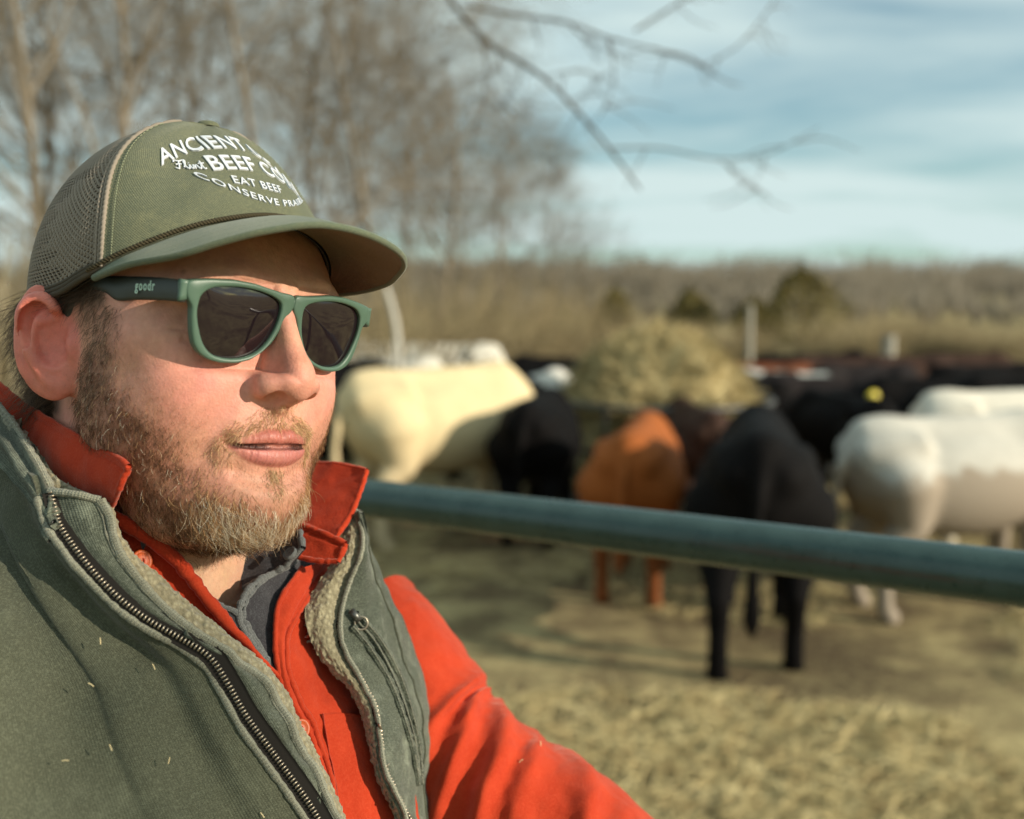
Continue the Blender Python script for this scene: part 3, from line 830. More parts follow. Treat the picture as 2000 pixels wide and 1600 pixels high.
# side arms
top = np.array([(65.0, 90.5, 36.2), (67.5, 75, 37.2), (69, 56.8, 37.6), (72, 25, 37.8), (74, 12, 36.0), (75.5, 2, 32.0), (76.5, -6, 25.5), (77, -13, 14)])
bot = np.array([(65.0, 91.0, 24.9), (67.3, 75, 25.4), (69, 52, 25.4), (71, 38.3, 24.6), (72.3, 28, 28.5), (73.6, 16, 30.0), (74.2, 4, 26.0), (74.5, -6, 11)])
for sgn in (1, -1):
    A = spline(top, 60); B = spline(bot, 60)
    if sgn < 0:
        A = A * (-1, 1, 1) + (-1.8, -5.0, 0); B = B * (-1, 1, 1) + (-1.8, -5.0, 0)
    k = np.linspace(0, 1, 9)
    G = A[:, None] * (1 - k)[None, :, None] + B[:, None] * k[None, :, None]
    G[..., 0] += sgn * (.9 * np.sin(k * np.pi) + .5)[None]
    V, F = thick_sheet(G, 3.0, np.broadcast_to(np.array((sgn * 1.0, 0, 0)), G.shape))
    bm = bmesh.new(); o = obj('temple_arm', h2w(V), F, M_TEMPLE)
    bm.from_mesh(o.data); bmesh.ops.recalc_face_normals(bm, faces=bm.faces); bm.to_mesh(o.data); bm.free()
    set_parent_keep(o, glasses)
    # hinge corner of the frame wraps round to the arm
    jj = np.linspace(0, 1, 8)
    e_t = np.array([g2w([(sgn * 65.2, -GK * 65.2 ** 2 - 0.3, 17.2)])[0], h2w([A[0] + (sgn * .8, .5, .2)])[0]])
    P0 = [np.array((sgn * 64.9, -GK * 65 ** 2 - .4, 17.3)), np.array((sgn * 64.2, -GK * 65 ** 2 - .4, 7.4))]
    W0 = [w2h(g2w([q]))[0] for q in P0]
    W1 = [A[1] + np.array((sgn * 1.1, 0, .25)), B[1] + np.array((sgn * 1.1, 0, -.25))]
    GG = np.zeros((8, 6, 3))
    for a_ in range(8):
        for b_ in range(6):
            u_, v_ = a_ / 7, b_ / 5
            q = (W0[0] * (1 - v_) + W0[1] * v_) * (1 - u_) + (W1[0] * (1 - v_) + W1[1] * v_) * u_
            q = q + np.array((sgn * 1.6 * math.sin(u_ * math.pi) , .9 * math.sin(u_ * math.pi), 0))
            GG[a_, b_] = q
    V, F = thick_sheet(GG, 3.4, np.broadcast_to(np.array((sgn * .9, .43, 0)), GG.shape))
    o = obj('hinge_corner', h2w(V), F, M_FRAME); bm = bmesh.new(); bm.from_mesh(o.data); bmesh.ops.recalc_face_normals(bm, faces=bm.faces); bm.to_mesh(o.data); bm.free()
    set_parent_keep(o, glasses)
    if sgn > 0:
        V2, F2, E2 = glyph_mesh('goodr', .014, 0, 1.25)
        lo = V2.min(0); hi = V2.max(0)
        def place(P2, l):
            u_ = (P2[:, 0] - lo[0]) / (hi[0] - lo[0])
            y = 55.5 + 16.0 * u_; z = 30.2 + P2[:, 1] * 7.6
            return np.stack([70.5 + (57 - y) * .12 + l * .2 + .35, y, z], 1)
        raised('printed_word', V2, F2, E2, place, M_MINT, glasses, 1.0)
# ------------------------------------------------------------------ skin
def in_poly(P, poly, soft=12.0):
    """signed softness: 1 well inside a polygon of photo points, 0 outside"""
    poly = np.asarray(poly, float); x, y = P[:, 0], P[:, 1]
    ins = np.zeros(len(P), bool); dist = np.full(len(P), 1e9)
    for a, b in zip(poly, np.roll(poly, -1, 0)):
        c = ((a[1] > y) != (b[1] > y)) & (x < (b[0] - a[0]) * (y - a[1]) / (b[1] - a[1] + 1e-12) + a[0])
        ins ^= c
        ab = b - a; h = np.clip(((P - a) @ ab) / (ab @ ab), 0, 1)
        dist = np.minimum(dist, np.linalg.norm(P - a - h[:, None] * ab, axis=1))
    sd = np.where(ins, dist, -dist)
    return sstep(-soft, soft, sd)
def near_px(Vh):
    q = Vh.copy(); q[:, 0] = np.abs(q[:, 0]); return w2px(h2w(q))[:, :2]
PX = near_px(HEAD_V)
FWD = sstep(-30, 0, HEAD_V[:, 1])
BEARD = [(206, 722), (232, 772), (288, 822), (340, 872), (386, 918), (420, 940), (470, 965), (505, 1003), (560, 1018), (615, 1000), (660, 1060), (560, 1100), (470, 1105), (380, 1080), (300, 1035), (225, 960), (165, 900), (148, 820), (160, 760), (178, 700)]
STUBBLE = [(205, 660), (280, 720), (350, 790), (420, 860), (470, 900), (520, 930), (600, 905), (640, 880), (680, 1060), (560, 1110), (420, 1110), (280, 1060), (160, 920), (140, 780), (170, 690)]
MOUST = [(418, 880), (436, 850), (476, 822), (528, 803), (575, 796), (640, 800), (640, 842), (570, 834), (544, 836), (500, 846), (458, 862), (438, 900), (424, 905)]
SOUL = [(524, 922), (590, 916), (590, 950), (552, 962), (532, 950)]
SIDEB = [(138, 575), (196, 560), (222, 610), (226, 680), (214, 745), (170, 790), (150, 800), (160, 720), (168, 660), (150, 620)]
jit = PX + 16 * np.stack([fbm(HEAD_V / 7.0, 3), fbm(HEAD_V / 7.0 + 31, 3)], 1)
m_beard = in_poly(jit, BEARD, 28) * FWD; m_stub = in_poly(jit, STUBBLE, 40) * FWD; m_mo = in_poly(jit, MOUST, 16) * FWD; m_soul = in_poly(jit, SOUL, 20) * FWD; m_side = in_poly(jit, SIDEB, 18) * sstep(1, 9, HEAD_V[:, 1])
thin = np.clip(.62 + .9 * fbm(HEAD_V / 6.0 + 77, 3), .12, 1.0)                     # the beard grows in uneven patches
_s = HEAD_V.copy(); _s[:, 0] = np.abs(_s[:, 0]); _s2 = _s.copy(); _s2[:, 1] /= .955
def near_of(c, r): return np.exp(-(((_s - np.asarray(c, float)) / np.asarray(r, float)) ** 2).sum(1))
d_up = chain(_s2, UP_LIP, 14); d_lo = chain(_s2, LO_LIP, 14)
m_lip = sstep(.9, -.5, np.minimum(d_up - .35, d_lo - .4)) * (HEAD_V[:, 1] > 70)
m_cheek = near_of((42, 68, -18), (22, 24, 20)); m_nose = near_of((0, 108, -6), (18, 20, 16)); m_ear = sstep(4.5, 1.0, ear_sdf(_s2 * 1.0))
m_ear = np.where((_s[:, 0] > 70) & (_s[:, 1] < 14), m_ear, 0)
m_fore = sstep(34, 48, HEAD_V[:, 2]) * sstep(20, 60, HEAD_V[:, 1]); m_neck = sstep(-88, -108, HEAD_V[:, 2])
nz = fbm(HEAD_V / 9.0, 4); nz2 = fbm(HEAD_V / 2.6 + 40, 3)
def blend(c, m, col): return c + (np.asarray(col, float) - c) * np.clip(m, 0, 1)[:, None]
col = np.tile(np.array((.65, .315, .225)), (len(HEAD_V), 1))
col = blend(col, m_fore * .6, (.60, .33, .165))
col = blend(col, m_neck * .8, (.60, .37, .235))
col = blend(col, m_cheek * .75, (.71, .245, .195))
col = blend(col, m_nose * .7, (.64, .245, .175))
col = blend(col, m_ear, (.68, .205, .150))
col = blend(col, near_of((60, 62, 10), (16, 20, 14)) * .5, (.52, .255, .165))
col = blend(col, m_stub * .38, (.40, .20, .11))
col = blend(col, m_beard * (.48 + .27 * sstep(86, 66, HEAD_V[:, 1])) * (.5 + .5 * thin), (.13, .047, .022))  # brown beard tint, deepened towards the jaw sides to paint in their shadow
col = blend(col, np.maximum(m_mo * .8, m_soul * .6) * .4, (.40, .19, .10))
col = blend(col, m_side * .42, (.24, .135, .09))
col = blend(col, m_lip, (.43, .135, .105))
col = blend(col, m_lip * sstep(-49, -51, HEAD_V[:, 2]) * .8, (.53, .19, .16))
scalp = sstep(-30, -45, HEAD_V[:, 1]) * sstep(-52, -40, HEAD_V[:, 2]) + sstep(60, 70, HEAD_V[:, 2]) * 0 + sstep(30, 22, HEAD_V[:, 1]) * sstep(18, 26, HEAD_V[:, 2])
scalp = np.clip(scalp, 0, 1) * (1 - m_ear)
col = blend(col, scalp, (.055, .036, .024))
slitd = chain(_s2, SLIT, 14)
col = blend(col, sstep(.75, .0, slitd) * (HEAD_V[:, 1] > 74), (.045, .010, .010))  # shade of the gap between the lips put into the colour
col *= (1 + .16 * nz + .13 * nz2)[:, None]; col[:, 1] *= 1 + .10 * fbm(HEAD_V / 14 + 9, 3); 
for c, r, k in (((60, 78, 46), 1.6, .6), ((66, 50, -4), 1.0, .35), ((52, 70, -6), .9, .3), ((64, 55, -14), .9, .3), ((45, 84, -4), .8, .3)):
    d = np.linalg.norm(HEAD_V - np.array(c), axis=1); j = d.argmin(); d = np.linalg.norm(HEAD_V - HEAD_V[j], axis=1)
    col = blend(col, np.exp(-(d / r) ** 2) * k, (.16, .06, .035))
sk = Mat('skin'); oc = sk.coord('Object')
ca = sk.attr('skin')
mott = sk.noise(oc, 420, 4, .65)
fine = sk.noise(oc, 1500, 3, .6)
base = sk.mix(sk.math('MULTIPLY', sk.ramp(mott, [(.4, 0.), (.72, 1.)]), .28), ca, (.50, .17, .11), 'MIX')
base = sk.mix(sk.math('MULTIPLY', sk.ramp(fine, [(.5, 0.), (.8, 1.)]), .18), base, (.72, .46, .34), 'MIX')
hsv = sk.n('ShaderNodeHueSaturation'); sk.put(base, hsv.inputs['Color'])
lipm = sk.attr('lip', 'Fac')
sk.set(Base_Color=base, Roughness=sk.math('ADD', sk.math('SUBTRACT', .47, sk.math('MULTIPLY', lipm, .10)), sk.math('MULTIPLY', fine, .12)))
sk.b.inputs['Subsurface Weight'].default_value = .14
sk.b.inputs['Subsurface Radius'].default_value = (1.0, .38, .22)
sk.b.inputs['Subsurface Scale'].default_value = .0042
sk.b.inputs['Specular IOR Level'].default_value = .38
pores = sk.voro(oc, 760, 'Distance', 'F1')
lipw = sk.n('ShaderNodeTexWave', wave_type='BANDS', bands_direction='DIAGONAL'); sk.put(sk.coord('UV'), lipw.inputs['Vector']); lipw.inputs['Scale'].default_value = 150; lipw.inputs['Distortion'].default_value = 7; lipw.inputs['Detail'].default_value = 3
hgt = sk.math('ADD', sk.math('ADD', sk.math('MULTIPLY', pores, .35), sk.math('MULTIPLY', sk.noise(oc, 700, 4, .6), .9)), sk.math('MULTIPLY', sk.math('MULTIPLY', lipw.outputs['Fac'], lipm), .7))
sk.bump(hgt, .60, .0005)
M_SKIN = sk.m

# ------------------------------------------------------------------ hair and beard strands
hm = Mat('hair'); hm.set(Base_Color=hm.attr('strand'), Roughness=.5); hm.b.inputs['Specular IOR Level'].default_value = .22; M_HAIR = hm.m
RS = np.random.RandomState(11)
tri = np.concatenate([HEAD_F[:, :3], HEAD_F[:, [0, 2, 3]]])
tA = HEAD_V[tri]; t_area = np.linalg.norm(np.cross(tA[:, 1] - tA[:, 0], tA[:, 2] - tA[:, 0]), axis=1) / 2
vis = (HEAD_N @ (_cam_h - np.array((0, 60, -40)))) / np.linalg.norm(_cam_h) > -.55
def sample_roots(weight, n):
    w = (weight[tri].mean(1)) * t_area; w = np.maximum(w, 0); c = np.cumsum(w); c /= c[-1]
    i = np.searchsorted(c, RS.rand(n)); a, b = RS.rand(2, n); f = a + b > 1; a[f] = 1 - a[f]; b[f] = 1 - b[f]
    wts = np.stack([1 - a - b, a, b], 1)
    P = (tA[i] * wts[..., None]).sum(1); N = (HEAD_N[tri[i]] * wts[..., None]).sum(1)
    N /= np.linalg.norm(N, axis=1)[:, None]
    return P, N
def strands(P, N, D, L, r, seg, curl, droop, rgb, up=(.25, .5), wild=.30):
    """P roots, N normals, D growth directions (any), L lengths mm; returns mesh data in head mm and colours"""
    n = len(P)
    D = D - N * (D * N).sum(1)[:, None]; D /= np.linalg.norm(D, axis=1)[:, None] + 1e-9
    lift = up[0] + up[1] * RS.rand(n)
    d = D + N * lift[:, None] + RS.randn(n, 3) * wild; d /= np.linalg.norm(d, axis=1)[:, None]
    side = np.cross(N, D); cdir = (side * RS.randn(n)[:, None] + D * .4 * RS.randn(n)[:, None] - N * .55) * curl
    pts = [P - N * .3]; cur = P.copy(); step = (L / seg)[:, None]
    for k in range(seg):
        cur = cur + d * step; pts.append(cur)
        d = d + (cdir + np.array((0, 0, -droop))) / seg; d /= np.linalg.norm(d, axis=1)[:, None]
    C = np.stack(pts, 1)
    T = np.gradient(C, axis=1); T /= np.linalg.norm(T, axis=2)[..., None] + 1e-9
    A = np.cross(T, np.array((.3, .8, .5))); A /= np.linalg.norm(A, axis=2)[..., None] + 1e-9; B = np.cross(T, A)
    prof = r * np.linspace(1, .35, seg + 1)
    a = np.array((0, 2.094, 4.189))
    V = C[:, :, None] + (prof[None, :, None, None] if np.ndim(r) == 0 else prof) * (np.cos(a)[None, None, :, None] * A[:, :, None] + np.sin(a)[None, None, :, None] * B[:, :, None])
    k = 3; S = seg + 1
    F0 = grid_faces(S, k, closed_v=True)
    F = (F0[None] + (np.arange(n) * S * k)[:, None, None]).reshape(-1, 4)
    colr = np.repeat(rgb, S * k, axis=0)
    return V.reshape(-1, 3), F, colr
def dirfield(P):
    """which way the beard lies (head frame)"""
    s = np.sign(P[:, 0]); ax = np.abs(P[:, 0])
    chin = sstep(-72, -90, P[:, 2]) * sstep(50, 80, P[:, 1])
    mous = sstep(-52, -40, P[:, 2]) * sstep(70, 84, P[:, 1])
    under = sstep(-95, -110, P[:, 2])
    D = np.stack([s * .1, .25 + 0 * s, -1 + 0 * s], 1)
    D = D * (1 - chin)[:, None] + np.stack([-s * .15, .45 + 0 * s, -1 + 0 * s], 1) * chin[:, None]
    D = D * (1 - mous)[:, None] + np.stack([s * (.25 + .9 * np.clip(ax / 24, 0, 1)), .1 + 0 * s, -.9 + 0 * s], 1) * mous[:, None]
    D = D * (1 - under)[:, None] + np.stack([0 * s, .9 + 0 * s, -.3 + 0 * s], 1) * under[:, None]
    return D
def hair_obj(name, items, parent, mat=None):
    Vs, Fs, Cs, n = [], [], [], 0
    for V, F, c in items: Vs.append(V); Fs.append(F + n); Cs.append(c); n += len(V)
    o = obj(name, h2w(np.concatenate(Vs)), np.concatenate(Fs), mat or M_HAIR)
    color_attr(o, 'strand', np.concatenate(Cs))
    return o
def shade(n, a, b, sd=.25):
    t = np.clip(RS.rand(n), 0, 1)[:, None]; c = np.asarray(a) * (1 - t) + np.asarray(b) * t
    return np.clip(c * np.exp(RS.randn(n)[:, None] * sd), .004, .95)
visw = np.where(vis, 1.0, .12)
beard_items = []
def grow(weight, n, Lfun, colfun, r=.075, seg=4, curl=.5, droop=.5, dirs=None):
    P, N = sample_roots(weight * visw, n)
    D = dirfield(P) if dirs is None else np.broadcast_to(np.asarray(dirs, float), P.shape) + 0
    beard_items.append(strands(P, N, D, Lfun(P) * (.55 + .75 * RS.rand(n)), r, seg, curl, droop, colfun(P)))
def beard_col(P):
    n = len(P); chin = sstep(-74, -88, P[:, 2]) * sstep(66, 84, P[:, 1]); front = sstep(60, 84, P[:, 1])
    dark = shade(n, (.050, .018, .008), (.18, .070, .028)); blond = shade(n, (.38, .19, .078), (.66, .43, .22)); white = shade(n, (.62, .48, .32), (.86, .78, .62), .12)
    c = dark * (1 - front * .6)[:, None] + blond * (front * .6)[:, None]
    pick = RS.rand(n) < chin * .65 + .03
    c[pick] = white[pick]
    light = RS.rand(n) < .05 + .20 * front; c[light] = blond[light]
    return c
sidew = 1 + .9 * sstep(88, 66, HEAD_V[:, 1])  # denser dark hair on the jaw sides, partly standing in for shadow
grow(m_beard * thin * sidew, 10500, lambda P: 4.6 + 5.0 * sstep(-70, -92, P[:, 2]) * sstep(58, 82, P[:, 1]) + 1.6 * sstep(-60, -90, P[:, 2]), beard_col, r=.11, curl=1.1)
grow(m_beard * sstep(-70, -86, HEAD_V[:, 2]) * sstep(55, 80, HEAD_V[:, 1]), 1700, lambda P: 8.5 + 4 * RS.rand(len(P)), beard_col, r=.14, seg=5, curl=1.2, droop=.5)
grow(np.clip(m_stub - m_beard * .8, 0, 1) * (1 - m_lip), 4200, lambda P: 2.0 + RS.rand(len(P)) * 1.6, lambda P: shade(len(P), (.14, .06, .026), (.42, .25, .12)), r=.06, seg=3, curl=.5)
grow(m_mo * thin * (1 - m_lip), 1300, lambda P: 3.6 + 2.2 * RS.rand(len(P)), lambda P: shade(len(P), (.34, .18, .075), (.74, .52, .29)), r=.11, seg=4, curl=1.1)
grow(m_soul * thin * (1 - m_lip), 260, lambda P: 5.5 + 0 * P[:, 0], lambda P: shade(len(P), (.40, .23, .11), (.76, .56, .33)), r=.11, curl=1.0)
SB = len(beard_items)
side_items_start = len(beard_items)
grow(m_side * thin, 1700, lambda P: 7.0 + 3 * sstep(10, 30, P[:, 2]), lambda P: shade(len(P), (.07, .042, .026), (.27, .17, .105), .4), r=.095, seg=4, curl=.6, droop=.3, dirs=(0, .12, -1))
side_items = beard_items[side_items_start:]; beard_items = beard_items[:side_items_start]
# hair under the cap: above and behind the ear, and the tuft at the nape
m_over = in_poly(PX, [(100, 575), (150, 548), (200, 540), (205, 575), (165, 590), (130, 600)], 8)
P, N = sample_roots(m_over * visw, 1500)
side_items.append(strands(P, N, np.broadcast_to(np.array((0, -.85, -.35)), P.shape) + 0, 13 + 7 * RS.rand(len(P)), .08, 4, .4, .1, shade(len(P), (.03, .02, .013), (.12, .075, .045), .3)))
m_nape = sstep(-44, -58, HEAD_V[:, 1]) * sstep(-58, -48, HEAD_V[:, 2]) * sstep(36, 26, HEAD_V[:, 2]) * (HEAD_V[:, 0] > -30)
P, N = sample_roots(m_nape, 8000)
nape = strands(P, N, np.broadcast_to(np.array((.55, -.55, -.75)), P.shape) + 0, 24 + 16 * RS.rand(len(P)), .13, 6, .8, .5, shade(len(P), (.04, .025, .016), (.19, .12, .07), .35), up=(.7, 1.0))
# ------------------------------------------------------------------ torso (millimetres; r = his right, f = forward, u = up, from the base of the neck)
TO = h2w(np.array((0., -22., -150.)))
TYAW = math.radians(47)
T_F = np.array((math.sin(TYAW), -math.cos(TYAW), 0)); T_R = np.array((-math.cos(TYAW), -math.sin(TYAW), 0)); T_U = np.array((0, 0, 1.0))
TB = np.stack([T_R, T_F, T_U], 1)
def t2w(p): return TO + (np.asarray(p, float) * .001) @ TB.T
def w2t(p): return ((np.asarray(p, float) - TO) @ TB) * 1000
def torso_sdf(p):
    d = cap(p, (0, -14, 60), (0, -4, -60), 62, 66)
    d = smin(d, ell(p, (0, -2, -230), (178, 122, 250)), 50)
    d = smin(d, cap(p, (165, -12, -95), (-165, -12, -95), 58, 58), 55)
    s = p.copy(); s[:, 0] = np.abs(s[:, 0])
    d = smin(d, cap(s, (30, -25, 0), (135, -15, -70), 52, 50), 40)            # trapezius
    d = smin(d, ell(s, (75, 70, -190), (85, 50, 85)), 45)                     # chest
    d = smin(d, cap(p, (182, -10, -105), (225, 10, -420), 60, 50), 80)        # right arm hanging
    return d
def hit(px, py, fn, lo=.30, hi=1.25, steps=70):
    """march each photo ray to the surface fn = 0 (fn in torso millimetres)"""
    px = np.asarray(px, float); sh = px.shape
    D = ray(px.ravel(), np.asarray(py, float).ravel()); t = np.full(len(D), lo); best = np.full(len(D), 1e9); bt = t.copy()
    ln = np.linalg.norm(D, axis=1)
    for _ in range(steps):
        d = fn(w2t(CAMP + D * t[:, None]))
        b = np.abs(d) < best; best[b] = np.abs(d)[b]; bt[b] = t[b]
        t = np.minimum(t + np.clip(d, -40, 80) * .0009 / ln, hi)
    return np.where(best < 3, bt, bt).reshape(sh), best.reshape(sh)
# ------------------------------------------------------------------ cloth materials
M_CANVAS = weave_mat('olive_canvas', (.064, .069, .045), (.084, .089, .058), .00115, bump=.55, wear=.35, wear_col=(.20, .215, .145), scale_noise=9, wear_scale=25)
M_CANVAS2 = weave_mat('washed_canvas', (.072, .084, .060), (.104, .115, .082), .00115, bump=.8, wear=.8, wear_col=(.30, .33, .25), scale_noise=30, wear_scale=60)
M_PIPING = weave_mat('worn_edge', (.22, .22, .16), (.30, .30, .23), .0012, bump=.8, wear=.6, wear_col=(.42, .42, .34))
M_GREY = weave_mat('charcoal_shirt', (.028, .026, .030), (.046, .043, .048), .0008, bump=.4, wear=.3, wear_col=(.12, .125, .13))
M_GREYHEM = weave_mat('charcoal_hem', (.12, .125, .122), (.17, .175, .168), .0010, bump=.6, wear=.5, wear_col=(.22, .23, .23))
def felt_mat(name, c1, c2, c3, sc=1.0):
    m = Mat(name); oc = m.coord('Object')
    n1 = m.noise(oc, 45 * sc, 5, .6); n2 = m.noise(oc, 700 * sc, 4, .65); n3 = m.noise(oc, 1800, 2)
    b = m.mix(m.ramp(n1, [(.35, 0.), (.7, 1.)]), c1, c2)
    b = m.mix(m.math('MULTIPLY', m.ramp(n2, [(.45, 0.), (.75, 1.)]), .55), b, c3)
    m.set(Base_Color=b, Roughness=.95); m.b.inputs['Specular IOR Level'].default_value = .1
    m.b.inputs['Sheen Weight'].default_value = .35; m.b.inputs['Sheen Roughness'].default_value = .4; m.b.inputs['Sheen Tint'].default_value = (1, .6, .5, 1)
    m.bump(m.math('ADD', n2, m.math('MULTIPLY', n3, .5)), .45, .0009)
    return m.m
M_RED = felt_mat("red_flannel", (.35, .030, .010), (.42, .042, .015), (.49, .066, .027))
def fleece_mat(name, c1, c2):
    m = Mat(name); oc = m.coord('Object')
    v = m.voro(oc, 330, 'Distance'); n = m.noise(oc, 900, 4, .7); n1 = m.noise(oc, 60, 3)
    b = m.mix(m.ramp(v, [(.1, 0.), (.6, 1.)]), c1, c2)
    b = m.mix(m.math('MULTIPLY', n1, .35), b, tuple(c * .55 for c in c1))
    m.set(Base_Color=b, Roughness=1.0); m.b.inputs['Specular IOR Level'].default_value = .05
    m.b.inputs['Sheen Weight'].default_value = .3
    m.bump(m.math('ADD', m.math('MULTIPLY', v, -1.0), m.math('MULTIPLY', n, .6)), .8, .0016)
    return m.m
M_FLEECE = fleece_mat('sherpa_fleece', (.40, .36, .235), (.23, .20, .125))
M_TAPE = plain('zipper_tape', (.018, .016, .014), .9, spec=.1)
M_TEETH = plain('antique_brass_teeth', (.40, .34, .26), .38, .9)
M_BUTTON = plain('orange_button', (.44, .075, .012), .5)
M_STRAW = plain('straw_fleck', (.62, .50, .28), .8)

person = obj('person', h2w(HEAD_V), HEAD_F, M_SKIN)
tag(person, 'bearded man in olive vest and red shirt looking to the right, left arm stretched out', 'person')
def kid(o, parent=None): set_parent_keep(o, parent or person); return o

def px_grid(curves, n, m):
    R = np.stack([spline(np.asarray(c, float), n) for c in curves], 0)         # k, n, 2(+1)
    k = len(curves)
    if k == 2:
        t = np.linspace(0, 1, m)[:, None, None]; return (R[0] * (1 - t) + R[1] * t)
    out = np.zeros((m, n, R.shape[2]))
    for i in range(n): out[:, i] = spline(R[:, i], m)
    return out
def face_cam(G, N):
    v = CAMP - G.reshape(-1, 3).mean(0); s = np.sign((N.reshape(-1, 3) @ v).sum()); return N * (s if s != 0 else 1)
def sheet(name, curves, n, m, off, th, mat, parent=None, disp=None, uvs=1.0, back=None, build=True, puff=0.0):
    """cloth traced between photo curves and laid on the torso (off = millimetres above it); curves with a third column carry their own depth"""
    G2 = px_grid(curves, n, m)
    if G2.shape[2] == 3: dep = G2[..., 2]
    else:
        offs = np.broadcast_to(np.asarray(off, float), (len(curves),)) if np.ndim(off) else np.full(len(curves), off)
        o = np.interp(np.linspace(0, len(curves) - 1, m), np.arange(len(curves)), offs)
        dep = np.stack([hit(G2[i, :, 0], G2[i, :, 1], lambda p, oo=o[i]: torso_sdf(p) - oo)[0] for i in range(m)])
        for _ in range(10):                                                     # a cloth does not kink where the ray grazes the body
            dep[1:-1] = .25 * dep[:-2] + .5 * dep[1:-1] + .25 * dep[2:]; dep[:, 1:-1] = .25 * dep[:, :-2] + .5 * dep[:, 1:-1] + .25 * dep[:, 2:]
    G = at(G2[..., 0], G2[..., 1], dep)
    N = face_cam(G, sheet_normals(G))
    du = np.concatenate([[0], np.cumsum(np.linalg.norm(np.diff(G[:, n // 2], axis=0), axis=1))]); dv = np.concatenate([[0], np.cumsum(np.linalg.norm(np.diff(G[m // 2], axis=0), axis=1))])
    U, W = np.meshgrid(du, dv, indexing='ij')
    s = np.linspace(0, 1, m)[:, None]; t = np.linspace(0, 1, n)[None]
    h = np.zeros((m, n))
    if disp is not None: h = h + disp(G, s, t, U, W)
    if puff: h = h + puff * np.sin(np.pi * s) ** .6
    G = G + N * h[..., None]
    N = face_cam(G, sheet_normals(G))
    V, F = thick_sheet(G, th, N)
    if (np.cross(G[1, 0] - G[0, 0], G[0, 1] - G[0, 0]) @ N[0, 0]) < 0: F = F[:, ::-1]
    o = obj(name, V, F, mat)
    uv = np.stack([U, W], -1).reshape(-1, 2) * uvs
    uv_layer(o, np.concatenate([uv, uv]))
    kid(o, parent)
    return o, G, N
def edge_tube(name, line, r, mat, parent, k=8, wob=.0):
    V, F = tube(line, r * (1 + wob * vnoise(line * 420.0)), k)
    o = obj(name, V, F, mat); uv_layer(o, np.stack([np.arange(len(V)) // k * .0007, (np.arange(len(V)) % k) / k * 6.28 * float(np.mean(r))], 1)); kid(o, parent); return o
def wr(scale, amp, o=3):
    return lambda G, s, t, U, W: amp * fbm(G * scale, o)
def zipper(name, line, side, nrm, parent, pitch=.0022, tape=.0035):
    """woven tape with one row of metal teeth; line = points, side = towards the teeth"""
    L = np.concatenate([[0], np.cumsum(np.linalg.norm(np.diff(line, axis=0), axis=1))])
    n = int(L[-1] / pitch); q = np.linspace(0, L[-1], n)
    P = np.stack([np.interp(q, L, line[:, i]) for i in range(3)], 1); S = np.stack([np.interp(q, L, side[:, i]) for i in range(3)], 1); N = np.stack([np.interp(q, L, nrm[:, i]) for i in range(3)], 1)
    S /= np.linalg.norm(S, axis=1)[:, None]; N /= np.linalg.norm(N, axis=1)[:, None]; T = np.gradient(P, axis=0); T /= np.linalg.norm(T, axis=1)[:, None]
    parts = []
    V0, F0 = box((0, 0, 0), (1, 1, 1))
    V0 = V0 * np.array((.0031, .00105, .0019)); V0[V0[:, 0] > 0, 1] *= .75; V0[V0[:, 0] > 0, 2] *= .8
    for i in range(n):
        parts.append((P[i] + S[i] * .0012 + N[i] * .0012 + V0[:, :1] * S[i] + V0[:, 1:2] * T[i] + V0[:, 2:] * N[i], F0))
    V, F = merge(parts); o = obj('zipper_teeth', V, F, M_TEETH, smooth=False); o['kind'] = 'stuff'; kid(o, parent)
    k = np.linspace(-.5, 1.25, 7)
    G = P[:, None] + S[:, None] * (k * tape)[None, :, None] + N[:, None] * .0003
    V, F = thick_sheet(G, .0006, np.broadcast_to(N[:, None], G.shape)); o = obj('zipper_tape', V, F, M_TAPE); kid(o, parent)
# ------------------------------------------------------------------ the place: ground, hill, sky-line wood
R7 = np.random.RandomState(23)
gm = Mat('straw_ground'); oc = gm.coord('Object')
n1 = gm.noise(oc, .55, 6, .62, .4); n2 = gm.noise(oc, 3.2, 5, .65); n3 = gm.noise(oc, 24, 4, .7); n4 = gm.noise(oc, 90, 3, .7)
b = gm.mix(gm.ramp(n2, [(.32, 0.), (.66, 1.)]), (.20, .145, .075), (.56, .455, .225))
b = gm.mix(gm.ramp(n1, [(.42, .95), (.55, 0.)]), b, (.070, .048, .030))
b = gm.mix(gm.math('MULTIPLY', gm.ramp(n3, [(.45, 0.), (.7, 1.)]), .7), b, (.50, .42, .21))
b = gm.mix(gm.math('MULTIPLY', gm.ramp(n4, [(.5, 0.), (.7, 1.)]), .5), b, (.10, .075, .04))
dx_ = gm.n('ShaderNodeVectorMath', operation='DISTANCE'); gm.put(oc, dx_.inputs[0]); dx_.inputs[1].default_value = (1.8, 8.5, 0)
b = gm.mix(gm.math('MULTIPLY', gm.ramp(gm.math('DIVIDE', dx_.outputs['Value'], 10.0), [(.18, 1.), (.62, 0.)]), gm.ramp(n2, [(.38, 1.), (.62, .25)])), b, (.095, .066, .040))   # mud trodden round the feeder
gm.set(Base_Color=b, Roughness=.95); gm.b.inputs['Specular IOR Level'].default_value = .1
gm.bump(gm.math('ADD', n3, gm.math('MULTIPLY', n4, .5)), .9, .03)
xs = np.concatenate([-np.geomspace(700, 9, 40), np.linspace(-8.6, 8.6, 130), np.geomspace(9, 700, 40)])
ys = np.concatenate([-np.geomspace(60, 1, 14), np.linspace(-.8, 16, 160), np.geomspace(16.3, 900, 60)])
GX, GY = np.meshgrid(xs, ys, indexing='ij')
